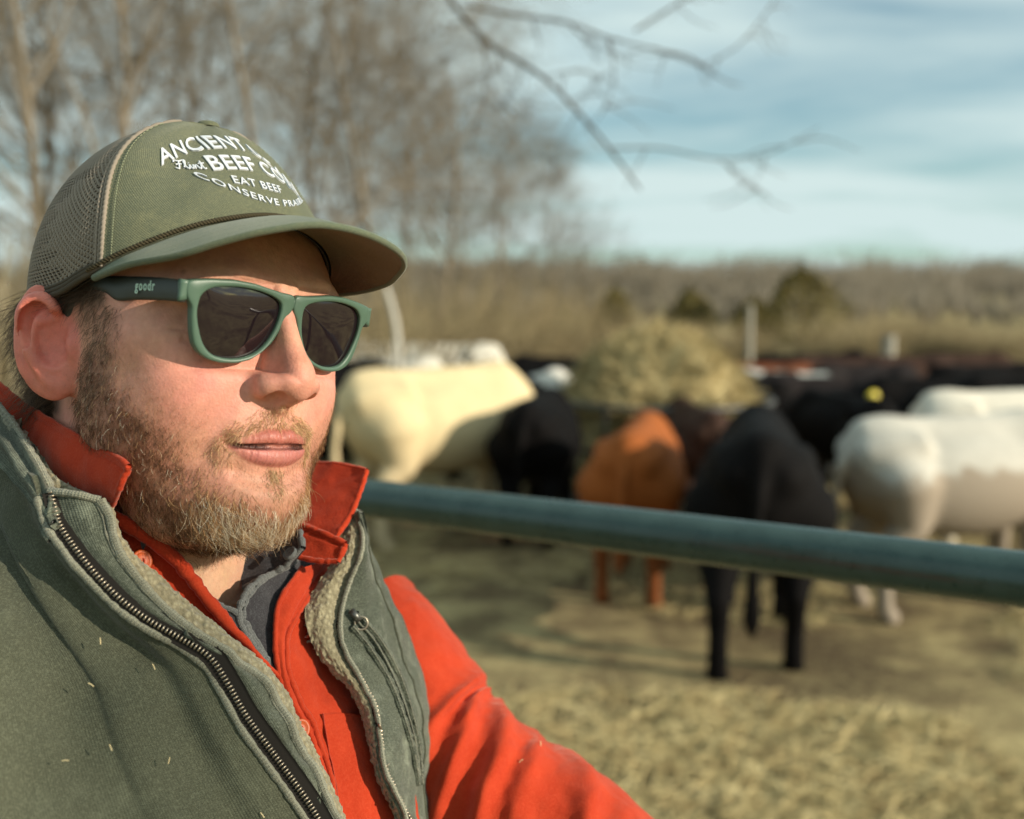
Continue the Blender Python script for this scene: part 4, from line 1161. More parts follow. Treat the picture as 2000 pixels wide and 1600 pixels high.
def ground_z(x, y):
    P = np.stack([x * .5, y * .5, 0 * x], -1)
    far = sstep(45, 240, y)
    return .05 * fbm(P, 3) * sstep(300, 30, np.hypot(x, y)) + far * (6.0 + 1.6 * fbm(np.stack([x * .006, y * .004, 0 * x + 5], -1), 3)) * sstep(-420, -200, x) * sstep(-.9, .2, 1 + 0 * x)
GZg = ground_z(GX, GY)
ground = obj('ground', np.stack([GX, GY, GZg], -1).reshape(-1, 3), grid_faces(len(xs), len(ys)), gm.m); ground['kind'] = 'structure'
def gz(x, y): return float(ground_z(np.array([float(x)]), np.array([float(y)]))[0])
# loose straw trodden over the yard
n = 44000
d = 3.0 * (14 / 3.0) ** R7.rand(n) ; u = (R7.rand(n) - .5) * 1.35
X = d * u; Y = d
nc = 1500; dc = 3.0 * (15 / 3.0) ** R7.rand(nc); uc_ = (R7.rand(nc) - .5) * 1.35; pick = R7.rand(n) < .6; ci = R7.randint(0, nc, n); sg_ = .04 + .10 * R7.rand(nc)
X = np.where(pick, (dc * uc_)[ci] + R7.randn(n) * sg_[ci], X); Y = np.where(pick, dc[ci] + R7.randn(n) * sg_[ci], Y)   # much of it lies in wisps and small heaps
patch = fbm(np.stack([X * .8, Y * .8, 0 * X + 9], -1), 3); keep = patch > -.18; X, Y = X[keep], Y[keep]; n = len(X)
a = R7.rand(n) * np.pi * 2; L = .035 + .09 * R7.rand(n) ** 2; w = .0013 + .0022 * R7.rand(n)
dx, dy = np.cos(a), np.sin(a); Z = ground_z(X, Y) + .004 + .035 * R7.rand(n); tl = R7.randn(n) * .25
P0 = np.stack([X - dx * L, Y - dy * L, Z - tl * L], 1); P1 = np.stack([X + dx * L, Y + dy * L, Z + tl * L + .01], 1)
P0[:, 2] = np.maximum(P0[:, 2], ground_z(P0[:, 0], P0[:, 1]) + .002); P1[:, 2] = np.maximum(P1[:, 2], ground_z(P1[:, 0], P1[:, 1]) + .002)
S = np.stack([-dy, dx, 0 * dx], 1) * w[:, None]; U = np.array((0, 0, .003))
V = np.stack([P0 - S, P0 + S, P0 + U, P1 - S, P1 + S, P1 + U], 1).reshape(-1, 3)
F = (np.array([(0, 3, 5, 2), (2, 5, 4, 1), (1, 4, 3, 0)])[None] + (np.arange(n) * 6)[:, None, None]).reshape(-1, 4)
st = Mat('loose_straw'); st.set(Base_Color=st.ramp(st.noise(st.coord('Object'), 9, 4, .7), [(.3, (.26, .18, .075)), (.5, (.52, .42, .20)), (.75, (.72, .62, .35))]), Roughness=.8)
M_LOOSE = st.m
o = obj('loose_straw', V, F, M_LOOSE, smooth=False); tag(o, 'loose trampled straw scattered over the cattle yard', 'straw', kind='stuff')
# far wood on the rise
M_BARK = Mat('bare_bark'); oc = M_BARK.coord('Object')
M_BARK.set(Base_Color=M_BARK.mix(M_BARK.noise(oc, 3, 4), (.125, .102, .070), (.235, .195, .138)), Roughness=.9); M_BARK = M_BARK.m
M_FAR = Mat('far_twigs'); M_FAR.set(Base_Color=M_FAR.mix(M_FAR.noise(M_FAR.coord('Object'), .08, 4), (.135, .120, .092), (.22, .20, .155)), Roughness=1.0); M_FAR = M_FAR.m
parts_v, parts_f = [], []; cnt = 0
NT_ = 3000
tx = (R7.rand(NT_) - .42) * 330; ty = 70 + 190 * R7.rand(NT_) ** 1.3
for i in range(NT_):
    x, y = tx[i], ty[i]
    if x < -60: continue
    h = (3.6 + 3.2 * R7.rand()) * (.55 if y < 95 else 1); z0 = gz(x, y); k = 24
    aa = R7.rand(k) * 6.28; sp = (.15 + .85 * R7.rand(k)) * h * .62; hh = h * (.55 + .45 * R7.rand(k)); b0 = h * .15 * R7.rand(k)
    wd = .018 + .055 * R7.rand(k)
    A = np.stack([x + 0 * aa, y + 0 * aa, z0 + b0], 1); B = np.stack([x + np.cos(aa) * sp, y + np.sin(aa) * sp, z0 + hh], 1)
    s1 = np.array((1, 0, 0)); s2 = np.array((0, 1, 0))
    Vv = np.stack([A - s1 * wd[:, None], A + s1 * wd[:, None], A + s2 * wd[:, None], B - s1 * wd[:, None] * .8, B + s1 * wd[:, None] * .8, B + s2 * wd[:, None] * .8], 1).reshape(-1, 3)
    parts_v.append(Vv); parts_f.append((np.array([(0, 3, 4, 1), (1, 4, 5, 2), (2, 5, 3, 0)])[None] + (np.arange(k) * 6)[:, None, None]).reshape(-1, 4) + cnt); cnt += len(Vv)
o = obj('far_wood', np.concatenate(parts_v), np.concatenate(parts_f), M_FAR, smooth=False); tag(o, 'leafless grey wood covering the low hill along the horizon', 'woodland', kind='stuff')

# ------------------------------------------------------------------ bare trees
def bare_tree(seed, height, spread=.55, lean=(0, 0), r0=.09, levels=5, kids=(5, 5, 4, 4), twig=1.0, upright=.35):
    rs = np.random.RandomState(seed); segs = []; trunk = []
    def grow(p, d, L, r, lv):
        n = 5 if lv < 2 else 3
        pts = [p]; dd = d.copy()
        for k in range(n):
            dd = dd + rs.randn(3) * (.09 if lv == 0 else .2); dd[2] += upright * .12; dd /= np.linalg.norm(dd)
            p = p + dd * L / n; pts.append(p)
        rr = np.linspace(r, r * (.45 if lv == 0 else .3), n + 1)
        (trunk if lv == 0 else segs).append((np.array(pts), rr, 7 if lv == 0 else (5 if lv == 1 else 3)))
        if lv >= levels - 1: return
        kn = kids[min(lv, len(kids) - 1)]
        for j in range(kn):
            t = (.28 if lv == 0 else .2) + (.75) * (j + rs.rand()) / kn
            t = min(t, .98); i = min(int(t * n), n - 1); f = t * n - i
            q = pts[i] * (1 - f) + pts[i + 1] * f
            a = rs.rand() * 6.28; base = dd / np.linalg.norm(dd)
            e1 = np.cross(base, (.3, .5, .8)); e1 /= np.linalg.norm(e1); e2 = np.cross(base, e1)
            sp = spread * (.7 + .6 * rs.rand())
            nd = base * math.cos(sp) + (e1 * math.cos(a) + e2 * math.sin(a)) * math.sin(sp); nd /= np.linalg.norm(nd)
            grow(q, nd, L * (.50 + .22 * rs.rand()) * (1 - .25 * t), max(rr[i] * (.45 + .15 * rs.rand()), .0022 * twig), lv + 1)
    d0 = np.array((lean[0], lean[1], 1.0)); d0 /= np.linalg.norm(d0)
    grow(np.zeros(3), d0, height * .8, r0, 0)
    return trunk, segs
def tree_obj(name, label, pos, seed, height, mat, category='tree', group=None, **kw):
    trunk, segs = bare_tree(seed, height, **kw)
    o = empty(name, pos); tag(o, label, category, group)
    for nm, ss in (('trunk', trunk), ('crown', segs)):
        if not ss: continue
        V, F = batch(ss); obj(nm, V, F, mat, o)
    return o
M_BARK2 = plain('pale_bark', (.42, .36, .24), .9, spec=.1)
trees = [  # photo x of the foot, distance, height, seed, lean, label
    (40, 13, 9.5, 3, (.02, 0), 'tall bare tree at the far left, leftmost above the cap'),
    (215, 15, 10.5, 4, (.03, 0), 'tall bare tree whose dark trunk rises straight above the back of the cap'),
    (360, 19, 11.0, 8, (-.02, 0), 'bare tree behind the cap between two darker trunks'),
    (520, 16, 10.0, 9, (.02, 0), 'bare tree with a dark trunk rising above the cap lettering'),
    (620, 21, 10.5, 12, (.04, 0), 'slim bare tree rising behind the front of the cap brim'),
    (735, 17, 8.2, 15, (.03, 0), 'bare tree with forked trunk just right of the cap brim'),
    (850, 20, 7.4, 17, (.05, 0), 'medium bare tree right of the cap, second lowest of the thicket'),
    (985, 24, 6.6, 21, (.06, 0), 'low bare tree at the right end of the thicket'),
    (130, 22, 11.5, 31, (0, 0), 'pale thin bare tree far behind the left trunks'),
    (440, 25, 12.0, 33, (0, 0), 'bare tree standing deepest in the thicket above the cap crown'),
    (1090, 30, 5.6, 35, (.08, 0), 'small leaning bare tree beyond the hay at the thicket edge'),
    (690, 27, 9.0, 37, (.0, 0), 'bare tree with fine twigs deep behind the brim'),
    (285, 23, 11.0, 41, (.01, 0), 'bare tree filling the gap above the cap seam'),
    (100, 18, 10.0, 43, (.02, 0), 'bare tree with bent trunk above the netting'),
    (790, 24, 7.8, 45, (.03, 0), 'bare tree whose twigs touch the brim tip'),
    (910, 28, 7.0, 47, (.05, 0), 'bare bushy tree left of the open sky'),
    (570, 28, 11.0, 49, (.0, 0), 'bare tree far back right of the lettering'),
]
for px, dist, h, seed, lean, lab in trees:
    x = (px - 1000) / FPX * dist; y = dist
    tree_obj('bare_tree', lab, (x, y, gz(x, y) - .05), seed, h, M_BARK, group='bare trees of the thicket on the left', lean=lean, r0=.048 + .005 * (h - 5), levels=5, kids=(13, 8, 5, 4), spread=.72, twig=2.0)
for i_, (x, y, h, seed, lab) in enumerate([(4.5, -9.0, 7.5, 91, 'added bare tree behind the camera, put there for the near lens to mirror'), (9.5, -6.0, 8.5, 92, 'added bare tree behind the camera, put there for the far lens to mirror')]):
    tree_obj('bare_tree', lab, (x, y, gz(x, y) - .05), seed, h, M_BARK, group='unseen trees added as reflections for the sunglasses', r0=.12, levels=4, kids=(9, 6, 4), spread=.6, twig=3.0)  # out of view, added only to give the lenses something to reflect
# undergrowth: brushy shrubs at the foot of the thicket
M_BRUSH = Mat('brush_twigs'); M_BRUSH.set(Base_Color=M_BRUSH.mix(M_BRUSH.noise(M_BRUSH.coord('Object'), 1.4, 4), (.13, .095, .05), (.27, .225, .12)), Roughness=.95); M_BRUSH = M_BRUSH.m
def shrub(name, label, pos, seed, h, w, mat, n=420, group=None):
    rs = np.random.RandomState(seed); o = empty(name, pos); tag(o, label, 'shrub', group)
    pr = []
    for i in range(n):
        a = rs.rand() * 6.28; r = w * math.sqrt(rs.rand()); p0 = np.array((math.cos(a) * r * .5, math.sin(a) * r * .5, 0))
        L = h * (.35 + .65 * rs.rand()); d = np.array((math.cos(a) * r / w * .5, math.sin(a) * r / w * .5, 1.0)) + rs.randn(3) * .22
        d /= np.linalg.norm(d); m_ = p0 + d * L * .5 + rs.randn(3) * .05 * h; e = p0 + d * L + rs.randn(3) * .08 * h
        pr.append((np.stack([p0, m_, e]), np.array((.012, .008, .004)) * (.7 + .6 * rs.rand()), 3))
    V, F = batch(pr); obj('twigs', V, F, mat, o)
    return o
for i, (px, dist, h, w, lab) in enumerate([
        (820, 14, 2.3, 1.0, 'brown twiggy shrub right of the sunglasses below the brim'), (930, 17, 2.5, 1.3, 'broad brown shrub behind the pale cow in the background'),
        (1040, 20, 2.6, 1.4, 'brown shrub left of the hay heap'), (1120, 24, 2.5, 1.5, 'greyish shrub just left of the first cedar'),
        (700, 12, 2.6, 1.2, 'tall brown shrub hidden mostly by the brim tip'), (-10, 9, 3.0, 1.1, 'olive twiggy shrub at the left edge behind the ear'),
        (330, 13, 2.8, 1.5, 'brown shrub hidden behind the cap'), (20, 7, 2.2, .5, 'pale dry stalks at the left edge by the ear'),
        (1270, 27, 1.7, 2.2, 'dark brush behind the hay heap'), (1440, 30, 1.6, 2.4, 'dark brush left of the tall grey post'), (1660, 29, 1.9, 2.4, 'dark brush right of the largest cedar'),
        (1790, 33, 1.9, 2.6, 'dark brush right of the second grey post'), (1930, 31, 1.5, 2.0, 'dark brush at the right edge under the wood')]):
    x = (px - 1000) / FPX * dist
    shrub('shrub', lab, (x, dist, gz(x, dist) - .03), 60 + i, h, w, M_BARK2 if i == 7 else M_BRUSH, n=520 if i < 7 else (120 if i == 7 else 800), group='twiggy undergrowth')
# the tree that hangs its twigs into the top of the picture: its stem stands outside the frame on the left
ot = empty('overhanging_tree', (-3.3, 4.3, gz(-3.3, 4.3))); tag(ot, 'bare limb and drooping twigs hanging across the sky at the top', 'tree')
M_LIMB = plain('limb_bark', (.10, .085, .065), .9, spec=.15)
st_ = np.array([(-3.3, 4.3, 0), (-3.25, 4.3, 1.6), (-3.1, 4.3, 3.2), (-2.6, 4.3, 4.3), (-1.7, 4.25, 4.75), (-.8, 4.2, 4.35), (-.38, 4.2, 3.75)])
V, F = tube(spline(st_, 60), np.interp(np.linspace(0, 1, 60), [0, .35, .7, 1], [.15, .11, .05, .022]), 10); kid(obj('trunk', V, F, M_LIMB), ot)
def limb(pts, r0, r1, k=6):
    P = np.array([at(x, y, d) for x, y, d in pts]); return tube(spline(P, 40), np.linspace(r0, r1, 40), k, cap=False)
LB = [([(815, -100, 4.2), (880, 0, 4.15), (930, 60, 4.1), (970, 95, 4.1), (1060, 150, 4.0), (1130, 220, 4.0), (1190, 290, 3.95), (1250, 370, 3.9)], .022, .006),
      ([(930, 60, 4.1), (950, 120, 4.1), (942, 200, 4.1), (930, 260, 4.1)], .010, .003),
      ([(905, 10, 4.15), (1010, 30, 4.2), (1110, 45, 4.2), (1190, 75, 4.2), (1290, 100, 4.2), (1370, 130, 4.2)], .013, .004),
      ([(1110, 45, 4.2), (1150, 80, 4.2), (1210, 105, 4.2), (1260, 95, 4.2)], .007, .002),
      ([(1190, 290, 3.95), (1290, 290, 3.95), (1400, 310, 3.95), (1500, 300, 3.95), (1600, 250, 3.95)], .007, .002),
      ([(1190, 75, 4.2), (1200, 150, 4.2), (1180, 220, 4.2)], .007, .002), ([(1240, 60, 4.2), (1320, 10, 4.2), (1400, -30, 4.2)], .009, .004),
      ([(1130, 220, 4.0), (1090, 290, 4.0), (1080, 360, 4.0)], .005, .0015), ([(1290, 100, 4.2), (1340, 110, 4.2), (1385, 135, 4.2)], .009, .005), ([(1370, 130, 4.2), (1440, 90, 4.2), (1500, 20, 4.2), (1530, -30, 4.2)], .005, .003),
      ([(1400, 310, 3.95), (1460, 350, 3.95), (1500, 410, 3.95)], .003, .001), ([(1060, 150, 4.0), (1120, 140, 4.0), (1190, 155, 4.0), (1240, 200, 4.0)], .005, .0015), ([(970, 95, 4.1), (1000, 180, 4.1), (1060, 230, 4.1)], .005, .0015)]
rsb = np.random.RandomState(6); tw = []
for p, a, b in LB:                                                             # side twigs off every limb
    C_ = spline(np.array(p, float), 30)
    for q in range(5):
        i_ = rsb.randint(4, 28); dr = rsb.randn(2); dr /= np.linalg.norm(dr); dr[1] = abs(dr[1]) * .8; L_ = 40 + 90 * rsb.rand(); p0_ = C_[i_]
        p1_ = p0_ + np.array((dr[0] * L_ * .5, dr[1] * L_ * .5 + rsb.randn() * 12, .03)); p2_ = p0_ + np.array((dr[0] * L_ + rsb.randn() * 15, dr[1] * L_, .06))
        tw.append(([tuple(p0_), tuple(p1_), tuple(p2_)], .0032, .0012))
V, F = merge([limb(p, a * .62, b * .8) for p, a, b in LB] + [limb(p, a, b, 4) for p, a, b in tw]); kid(obj('crown', V, F, M_LIMB), ot)
# ------------------------------------------------------------------ cedars
M_CEDAR = Mat('cedar_foliage'); M_CEDAR.set(Base_Color=M_CEDAR.mix(M_CEDAR.noise(M_CEDAR.coord('Object'), 2.2, 5), (.095, .078, .018), (.19, .150, .040)), Roughness=.85); M_CEDAR = M_CEDAR.m
for i, (px, dist, h, w, lab) in enumerate([(1198, 42, 2.8, 1.7, 'narrow dark cedar left of the hay heap'), (1345, 40, 2.7, 1.9, 'middle cedar right behind the hay heap'), (1560, 38, 3.5, 2.9, 'largest olive cedar, right of the pale post'), (1470, 46, 2.4, 2.0, 'small cedar between the two larger cedars')]):
    x = (px - 1000) / FPX * dist; y = dist; rs = np.random.RandomState(80 + i)
    o = empty('cedar', (x, y, gz(x, y) - .1)); tag(o, lab, 'tree', 'cedars beyond the herd')
    V, F = tube(np.array([(0, 0, 0), (.02, 0, h * .5), (0, 0, h * .9)]), np.array((.10, .07, .02)), 7); obj('trunk', V, F, M_BARK, o)
    n = 4200; t = rs.rand(n) ** .8; a = rs.rand(n) * 6.28
    prof = np.sin(np.clip(t * 1.02 + .06, 0, 1) * np.pi) ** .6 * (1 - .35 * t); lob = 1 + .22 * np.sin(a * 3 + i) + .25 * vnoise(np.stack([np.cos(a) * 2, np.sin(a) * 2, t * 7 + i], 1))
    r = w * .62 * prof * lob * (.55 + .45 * rs.rand(n)); c = np.stack([np.cos(a) * r, np.sin(a) * r, .12 * h + t * h * .9], 1)
    s = .05 + .07 * rs.rand(n); e1 = rs.randn(n, 3); e1 /= np.linalg.norm(e1, axis=1)[:, None]; e2 = np.cross(e1, rs.randn(n, 3)); e2 /= np.linalg.norm(e2, axis=1)[:, None]
    Vv = np.stack([c - e1 * s[:, None], c + e2 * s[:, None] * .5, c + e1 * s[:, None], c - e2 * s[:, None] * .5], 1).reshape(-1, 3)
    obj('crown', Vv, np.arange(n * 4).reshape(-1, 4), M_CEDAR, o, smooth=False)
# ------------------------------------------------------------------ posts
M_POST = plain('weathered_wood', (.30, .285, .24), .9, spec=.15)
for i, (px, top, dist, r, lean, lab) in enumerate([(1463, 596, 21, .075, .0, 'tall weathered grey post in front of the largest cedar'), (1733, 655, 17, .12, .02, 'weathered grey post behind the dark cows on the right'), (1237, 640, 24, .10, .0, 'short weathered post peeking above the hay heap')]):
    x = (px - 1000) / FPX * dist; z1 = float(at(px, top, dist)[2]); z0 = gz(x, dist) - .1
    P = np.array([(x, dist, z0), (x + lean * .5, dist, (z0 + z1) / 2), (x + lean, dist, z1)])
    V, F = tube(P, np.array((r, r * .95, r * .88)), 10); o = obj('fence_post', V, F, M_POST); tag(o, lab, 'post', 'weathered fence posts')
P = np.array([at(783, 900, 10.5), at(778, 690, 10.5), at(768, 610, 10.5), at(752, 560, 10.5)]); P[0, 2] = gz(P[0, 0], P[0, 1])
V, F = tube(spline(P, 14), np.linspace(.045, .032, 14), 9); o = obj('dead_trunk', V, F, plain('bleached_wood', (.46, .44, .38), .9)); tag(o, 'bleached leaning dead trunk right of the sunglasses', 'dead trunk')
# ------------------------------------------------------------------ cattle (metres; x forward, y left, z up)
def cow_sdf(head, legs, belly=0.0):
    def fn(p):
        s = p.copy(); s[:, 1] = np.abs(s[:, 1])
        d = ell(p, (-.02, 0, .86 - belly * .5), (.74, .335 + belly, .345 + belly))
        d = smin(d, ell(p, (-.60, 0, .98), (.25, .265, .285)), .12)
        d = smin(d, ell(p, (.50, 0, .93), (.27, .25, .36)), .12)
        d = smin(d, cap(p, (-.74, 0, 1.20), (.48, 0, 1.20), .07, .09), .14)
        d = smin(d, cap(s, (-.48, .20, 1.13), (-.78, .12, 1.08), .075, .06), .09)
        if head == 'up': nk, hd = ((.62, 0, 1.05), (1.02, 0, 1.24), .21, .14), ((1.06, 0, 1.27), (1.44, 0, 1.06), .125, .075)
        elif head == 'mid': nk, hd = ((.62, 0, 1.0), (1.04, 0, .98), .21, .14), ((1.08, 0, 1.0), (1.42, 0, .74), .125, .075)
        else: nk, hd = ((.60, 0, .95), (.98, 0, .66), .21, .14), ((1.02, 0, .66), (1.22, 0, .30), .125, .075)
        d = smin(d, cap(p, *nk), .12); d = smin(d, cap(p, *hd), .05)
        hb = np.array(hd[0]); er = cap(s, hb + (.0, .09, .06), hb + (-.06, .26, .06), .045, .018); d = smin(d, er, .03)
        for (x0, y0, k) in legs:
            if x0 < 0:
                P = [(-.56, y0, .86, .20), (-.50 + k * .3, y0, .62, .125), (-.66 + k * .7, y0, .44, .062), (-.63 + k, y0, .26, .05), (-.62 + k, y0, .09, .052), (-.58 + k, y0, .03, .062)]
            else:
                P = [(.47, y0, .80, .15), (.46 + k * .4, y0, .52, .085), (.46 + k * .7, y0, .34, .058), (.45 + k, y0, .10, .05), (.48 + k, y0, .03, .062)]
            d = smin(d, chain(p, P), .07)
        d = smin(d, chain(p, [(-.80, 0, 1.17, .04), (-.89, .01, 1.0, .032), (-.92, .03, .72, .026), (-.91, .03, .52, .034), (-.90, .03, .40, .045), (-.90, .03, .30, .012)]), .04)
        return d
    return fn
STAND = [(-1, .19, 0), (-1, -.19, -.05), (1, .16, .03), (1, -.16, -.03)]
STEP = [(-1, .19, -.16), (-1, -.19, .08), (1, .16, .10), (1, -.16, -.08)]
COWV = {}
for nm, hd, lg, bl in (('down', 'down', STAND, .02), ('up', 'up', STAND, .02), ('step', 'mid', STEP, .03)):
    COWV[nm] = mesh_sdf(cow_sdf(hd, lg, bl), (-1.05, -.55, -.05), (1.6, .55, 1.45), .026, B=8, newton=1)
def coat(name, top, low=None, face=None, patch=None, split=.75, rough=.75):
    m = Mat(name); oc = m.coord('Object'); n = m.noise(oc, 3.0, 5, .6); nf = m.noise(oc, 45, 3, .7)
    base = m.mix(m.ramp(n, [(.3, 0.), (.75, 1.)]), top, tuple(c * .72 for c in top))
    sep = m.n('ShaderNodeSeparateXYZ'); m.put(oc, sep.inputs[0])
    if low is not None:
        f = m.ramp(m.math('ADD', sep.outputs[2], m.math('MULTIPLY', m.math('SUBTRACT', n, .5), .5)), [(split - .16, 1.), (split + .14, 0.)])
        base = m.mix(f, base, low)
    if patch is not None:
        base = m.mix(m.ramp(m.noise(oc, 1.7, 2, .4), [(.50, 0.), (.54, 1.)]), base, patch)
    if face is not None:
        base = m.mix(m.ramp(sep.outputs[0], [(.0, 0.), (.999, 0.)]) if False else m.ramp(m.math('MULTIPLY', sep.outputs[0], .5), [(.555, 0.), (.58, 1.)]), base, face)
    base = m.mix(m.math('MULTIPLY', nf, .25), base, tuple(c * .5 for c in top))
    m.set(Base_Color=base, Roughness=rough); m.b.inputs['Specular IOR Level'].default_value = .10
    m.b.inputs['Sheen Weight'].default_value = 0.0
    m.bump(nf, .4, .012)
    return m.m
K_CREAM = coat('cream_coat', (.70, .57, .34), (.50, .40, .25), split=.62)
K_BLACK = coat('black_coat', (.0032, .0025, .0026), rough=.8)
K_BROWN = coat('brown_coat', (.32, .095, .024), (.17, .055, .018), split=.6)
K_GREY = coat('grey_white_coat', (.56, .54, .48), (.28, .23, .175), split=1.10)  # dirty underside carried up the flank, so the side's shade is in the colour
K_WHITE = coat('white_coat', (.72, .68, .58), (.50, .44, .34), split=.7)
K_BALDY = coat('black_coat_white_face', (.016, .012, .012), face=(.66, .64, .58))
K_RED = coat('dark_red_coat', (.15, .05, .022), face=(.60, .56, .48))
K_SPOT = coat('patched_coat', (.040, .030, .026), patch=(.62, .60, .54))
K_DKBR = coat('dark_brown_coat', (.050, .026, .018))
TAG_Y = plain('yellow_tag', (.75, .62, .06), .4)
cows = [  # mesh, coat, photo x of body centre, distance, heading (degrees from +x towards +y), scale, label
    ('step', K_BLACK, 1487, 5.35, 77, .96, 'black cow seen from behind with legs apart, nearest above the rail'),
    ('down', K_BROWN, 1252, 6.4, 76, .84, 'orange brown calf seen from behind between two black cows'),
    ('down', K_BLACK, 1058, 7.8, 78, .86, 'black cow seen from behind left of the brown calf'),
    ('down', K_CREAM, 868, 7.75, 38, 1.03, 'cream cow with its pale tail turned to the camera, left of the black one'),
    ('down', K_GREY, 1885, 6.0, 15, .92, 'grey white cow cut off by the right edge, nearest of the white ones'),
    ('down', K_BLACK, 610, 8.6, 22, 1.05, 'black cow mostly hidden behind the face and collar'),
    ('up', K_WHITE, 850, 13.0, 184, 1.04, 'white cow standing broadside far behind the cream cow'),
    ('mid' if False else 'step', K_BLACK, 1095, 12.2, 170, .95, 'black cow far back just left of the hay'),
    ('down', K_SPOT, 1058, 10.0, 70, .92, 'patched black and white cow behind the cream cow rump'),
    ('up', K_BALDY, 1600, 10.6, 186, .84, 'white faced black cow facing the hay from the right'),
    ('up', K_RED, 1470, 12.6, 175, .88, 'dark red cow with pale face just right of the hay'),
    ('down', K_DKBR, 1355, 8.0, 95, .80, 'dark red brown calf half hidden behind the brown one'),
    ('step', K_BALDY, 1680, 12.2, 190, .88, 'white faced black cow in the second row right of the hay'),
    ('step', K_BLACK, 1810, 10.2, 172, .85, 'black cow wearing the round yellow ear tag'),
    ('step', K_BLACK, 1930, 11.8, 8, .88, 'black cow at the right edge in the back row'),
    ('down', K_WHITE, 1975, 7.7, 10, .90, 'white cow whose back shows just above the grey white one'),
    ('step', K_DKBR, 1760, 14.2, 180, .88, 'dark brown cow farthest back beneath the grey post'),
    ('step', K_DKBR, 1890, 15.0, 4, .88, 'dark brown cow farthest back at the right'),
    ('up', K_BLACK, 1560, 15.2, 8, .86, 'black cow farthest back in front of the largest cedar'),
    ('step', K_BLACK, 1440, 10.4, 200, .84, 'black cow reaching towards the right side of the hay'),
    ('down', K_BLACK, 1640, 9.0, 110, .80, 'small black cow between the nearest black one and the grey white one'),
    ('step', K_DKBR, 1640, 13.2, 178, .90, 'dark brown cow in the back row left of the ear tag'),
    ('step', K_BLACK, 2010, 9.4, 170, .90, 'black cow at the right edge just above the two white ones'),
    ('down', K_SPOT, 1530, 11.2, 160, .86, 'patched cow in the second row behind the nearest black one'),
    ('step', K_BLACK, 1180, 11.0, 20, .88, 'black cow touching the left side of the hay'),
    ('step', K_BLACK, 960, 11.4, 175, .90, 'black cow behind the back of the cream one'),
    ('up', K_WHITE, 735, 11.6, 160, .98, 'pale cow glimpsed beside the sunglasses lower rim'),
]
cow_data = {}
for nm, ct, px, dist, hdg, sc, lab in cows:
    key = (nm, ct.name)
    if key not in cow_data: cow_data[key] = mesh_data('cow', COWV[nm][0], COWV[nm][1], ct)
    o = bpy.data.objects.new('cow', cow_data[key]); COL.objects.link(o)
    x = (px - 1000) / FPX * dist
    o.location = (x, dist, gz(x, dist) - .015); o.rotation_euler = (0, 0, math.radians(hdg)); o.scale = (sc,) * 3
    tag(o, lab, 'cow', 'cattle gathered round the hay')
    if 'ear tag' in lab:
        c = at(1705, 775, dist - .12); a = np.linspace(0, 2 * np.pi, 24, endpoint=False)
        ring = np.stack([np.cos(a) * .062, 0 * a, np.sin(a) * .062], 1)
        V = np.concatenate([c + ring + (0, -.004, 0), c + ring + (0, .004, 0), [c + (0, -.005, 0), c + (0, .005, 0)]])
        k = np.arange(24); k2 = (k + 1) % 24
        F = [(int(i), int(j), int(j) + 24, int(i) + 24) for i, j in zip(k, k2)] + [(48, int(j), int(i)) for i, j in zip(k, k2)] + [(49, int(i) + 24, int(j) + 24) for i, j in zip(k, k2)]
        t = obj('ear_tag', V, F, TAG_Y); set_parent_keep(t, o)
# ------------------------------------------------------------------ hay
hx, hy = (1298 - 1000) / FPX * 9.2, 9.2
hay = empty('hay_bale', (hx, hy, gz(hx, hy))); tag(hay, 'heaped bale of pale hay with cattle feeding round it', 'hay bale')
a = np.linspace(0, 2 * np.pi, 90, endpoint=False); t = np.linspace(0, 1, 60)
AA, TT_ = np.meshgrid(a, t, indexing='ij')
zz = np.where(TT_ < .4, TT_ / .4 * .85, .85 + (TT_ - .4) / .6 * .72); rr = np.where(TT_ < .4, .72 + .05 * np.sin(TT_ * 8), .80 * np.sqrt(np.maximum(1 - ((TT_ - .4) / .6) ** 1.7, 0)) + .01)
nzz = fbm(np.stack([np.cos(AA) * 2, np.sin(AA) * 2, zz * 3], -1), 4)
nz3 = fbm(np.stack([np.cos(AA) * 7, np.sin(AA) * 7, zz * 9], -1), 3)
rr = rr * (1 + .20 * nzz + .10 * nz3); P = np.stack([np.cos(AA) * rr + .05 * (zz > .85) * (zz - .85) * -2, np.sin(AA) * rr, zz + .06 * nzz], -1)
hm_ = Mat('hay'); oc = hm_.coord('Object'); hm_.set(Base_Color=hm_.ramp(hm_.noise(oc, 7, 6, .7), [(.3, (.26, .195, .085)), (.5, (.50, .40, .19)), (.75, (.70, .59, .32))]), Roughness=.9); hm_.bump(hm_.noise(oc, 40, 4, .7), 1.0, .03); M_HAY = hm_.m
obj('bale', P.reshape(-1, 3), grid_faces(90, 60, closed_u=True), M_HAY, hay)
n = 6000; i = R7.randint(0, 90, n); j = R7.randint(14, 60, n); c = P[i, j]; e = R7.randn(n, 3) * .05 + c * (.10, .10, .03); w = R7.randn(n, 3) * .006
V = np.stack([c - e, c - e + w, c + e + w, c + e], 1).reshape(-1, 3); V[:, 2] = np.maximum(V[:, 2], .01)
o = obj('loose_stems', V, np.arange(n * 4).reshape(-1, 4), M_HAY, hay, smooth=False); o['kind'] = 'stuff'
M_STEEL = plain('feeder_steel', (.10, .10, .095), .6, .5)
for z in (.12, .55, .95):
    aa = np.linspace(0, 2 * np.pi, 60); ringp = np.stack([np.cos(aa) * .98, np.sin(aa) * .98, z + 0 * aa], 1); V, F = tube(ringp, .022, 8); obj('feeder_ring', V, F, M_STEEL, hay)
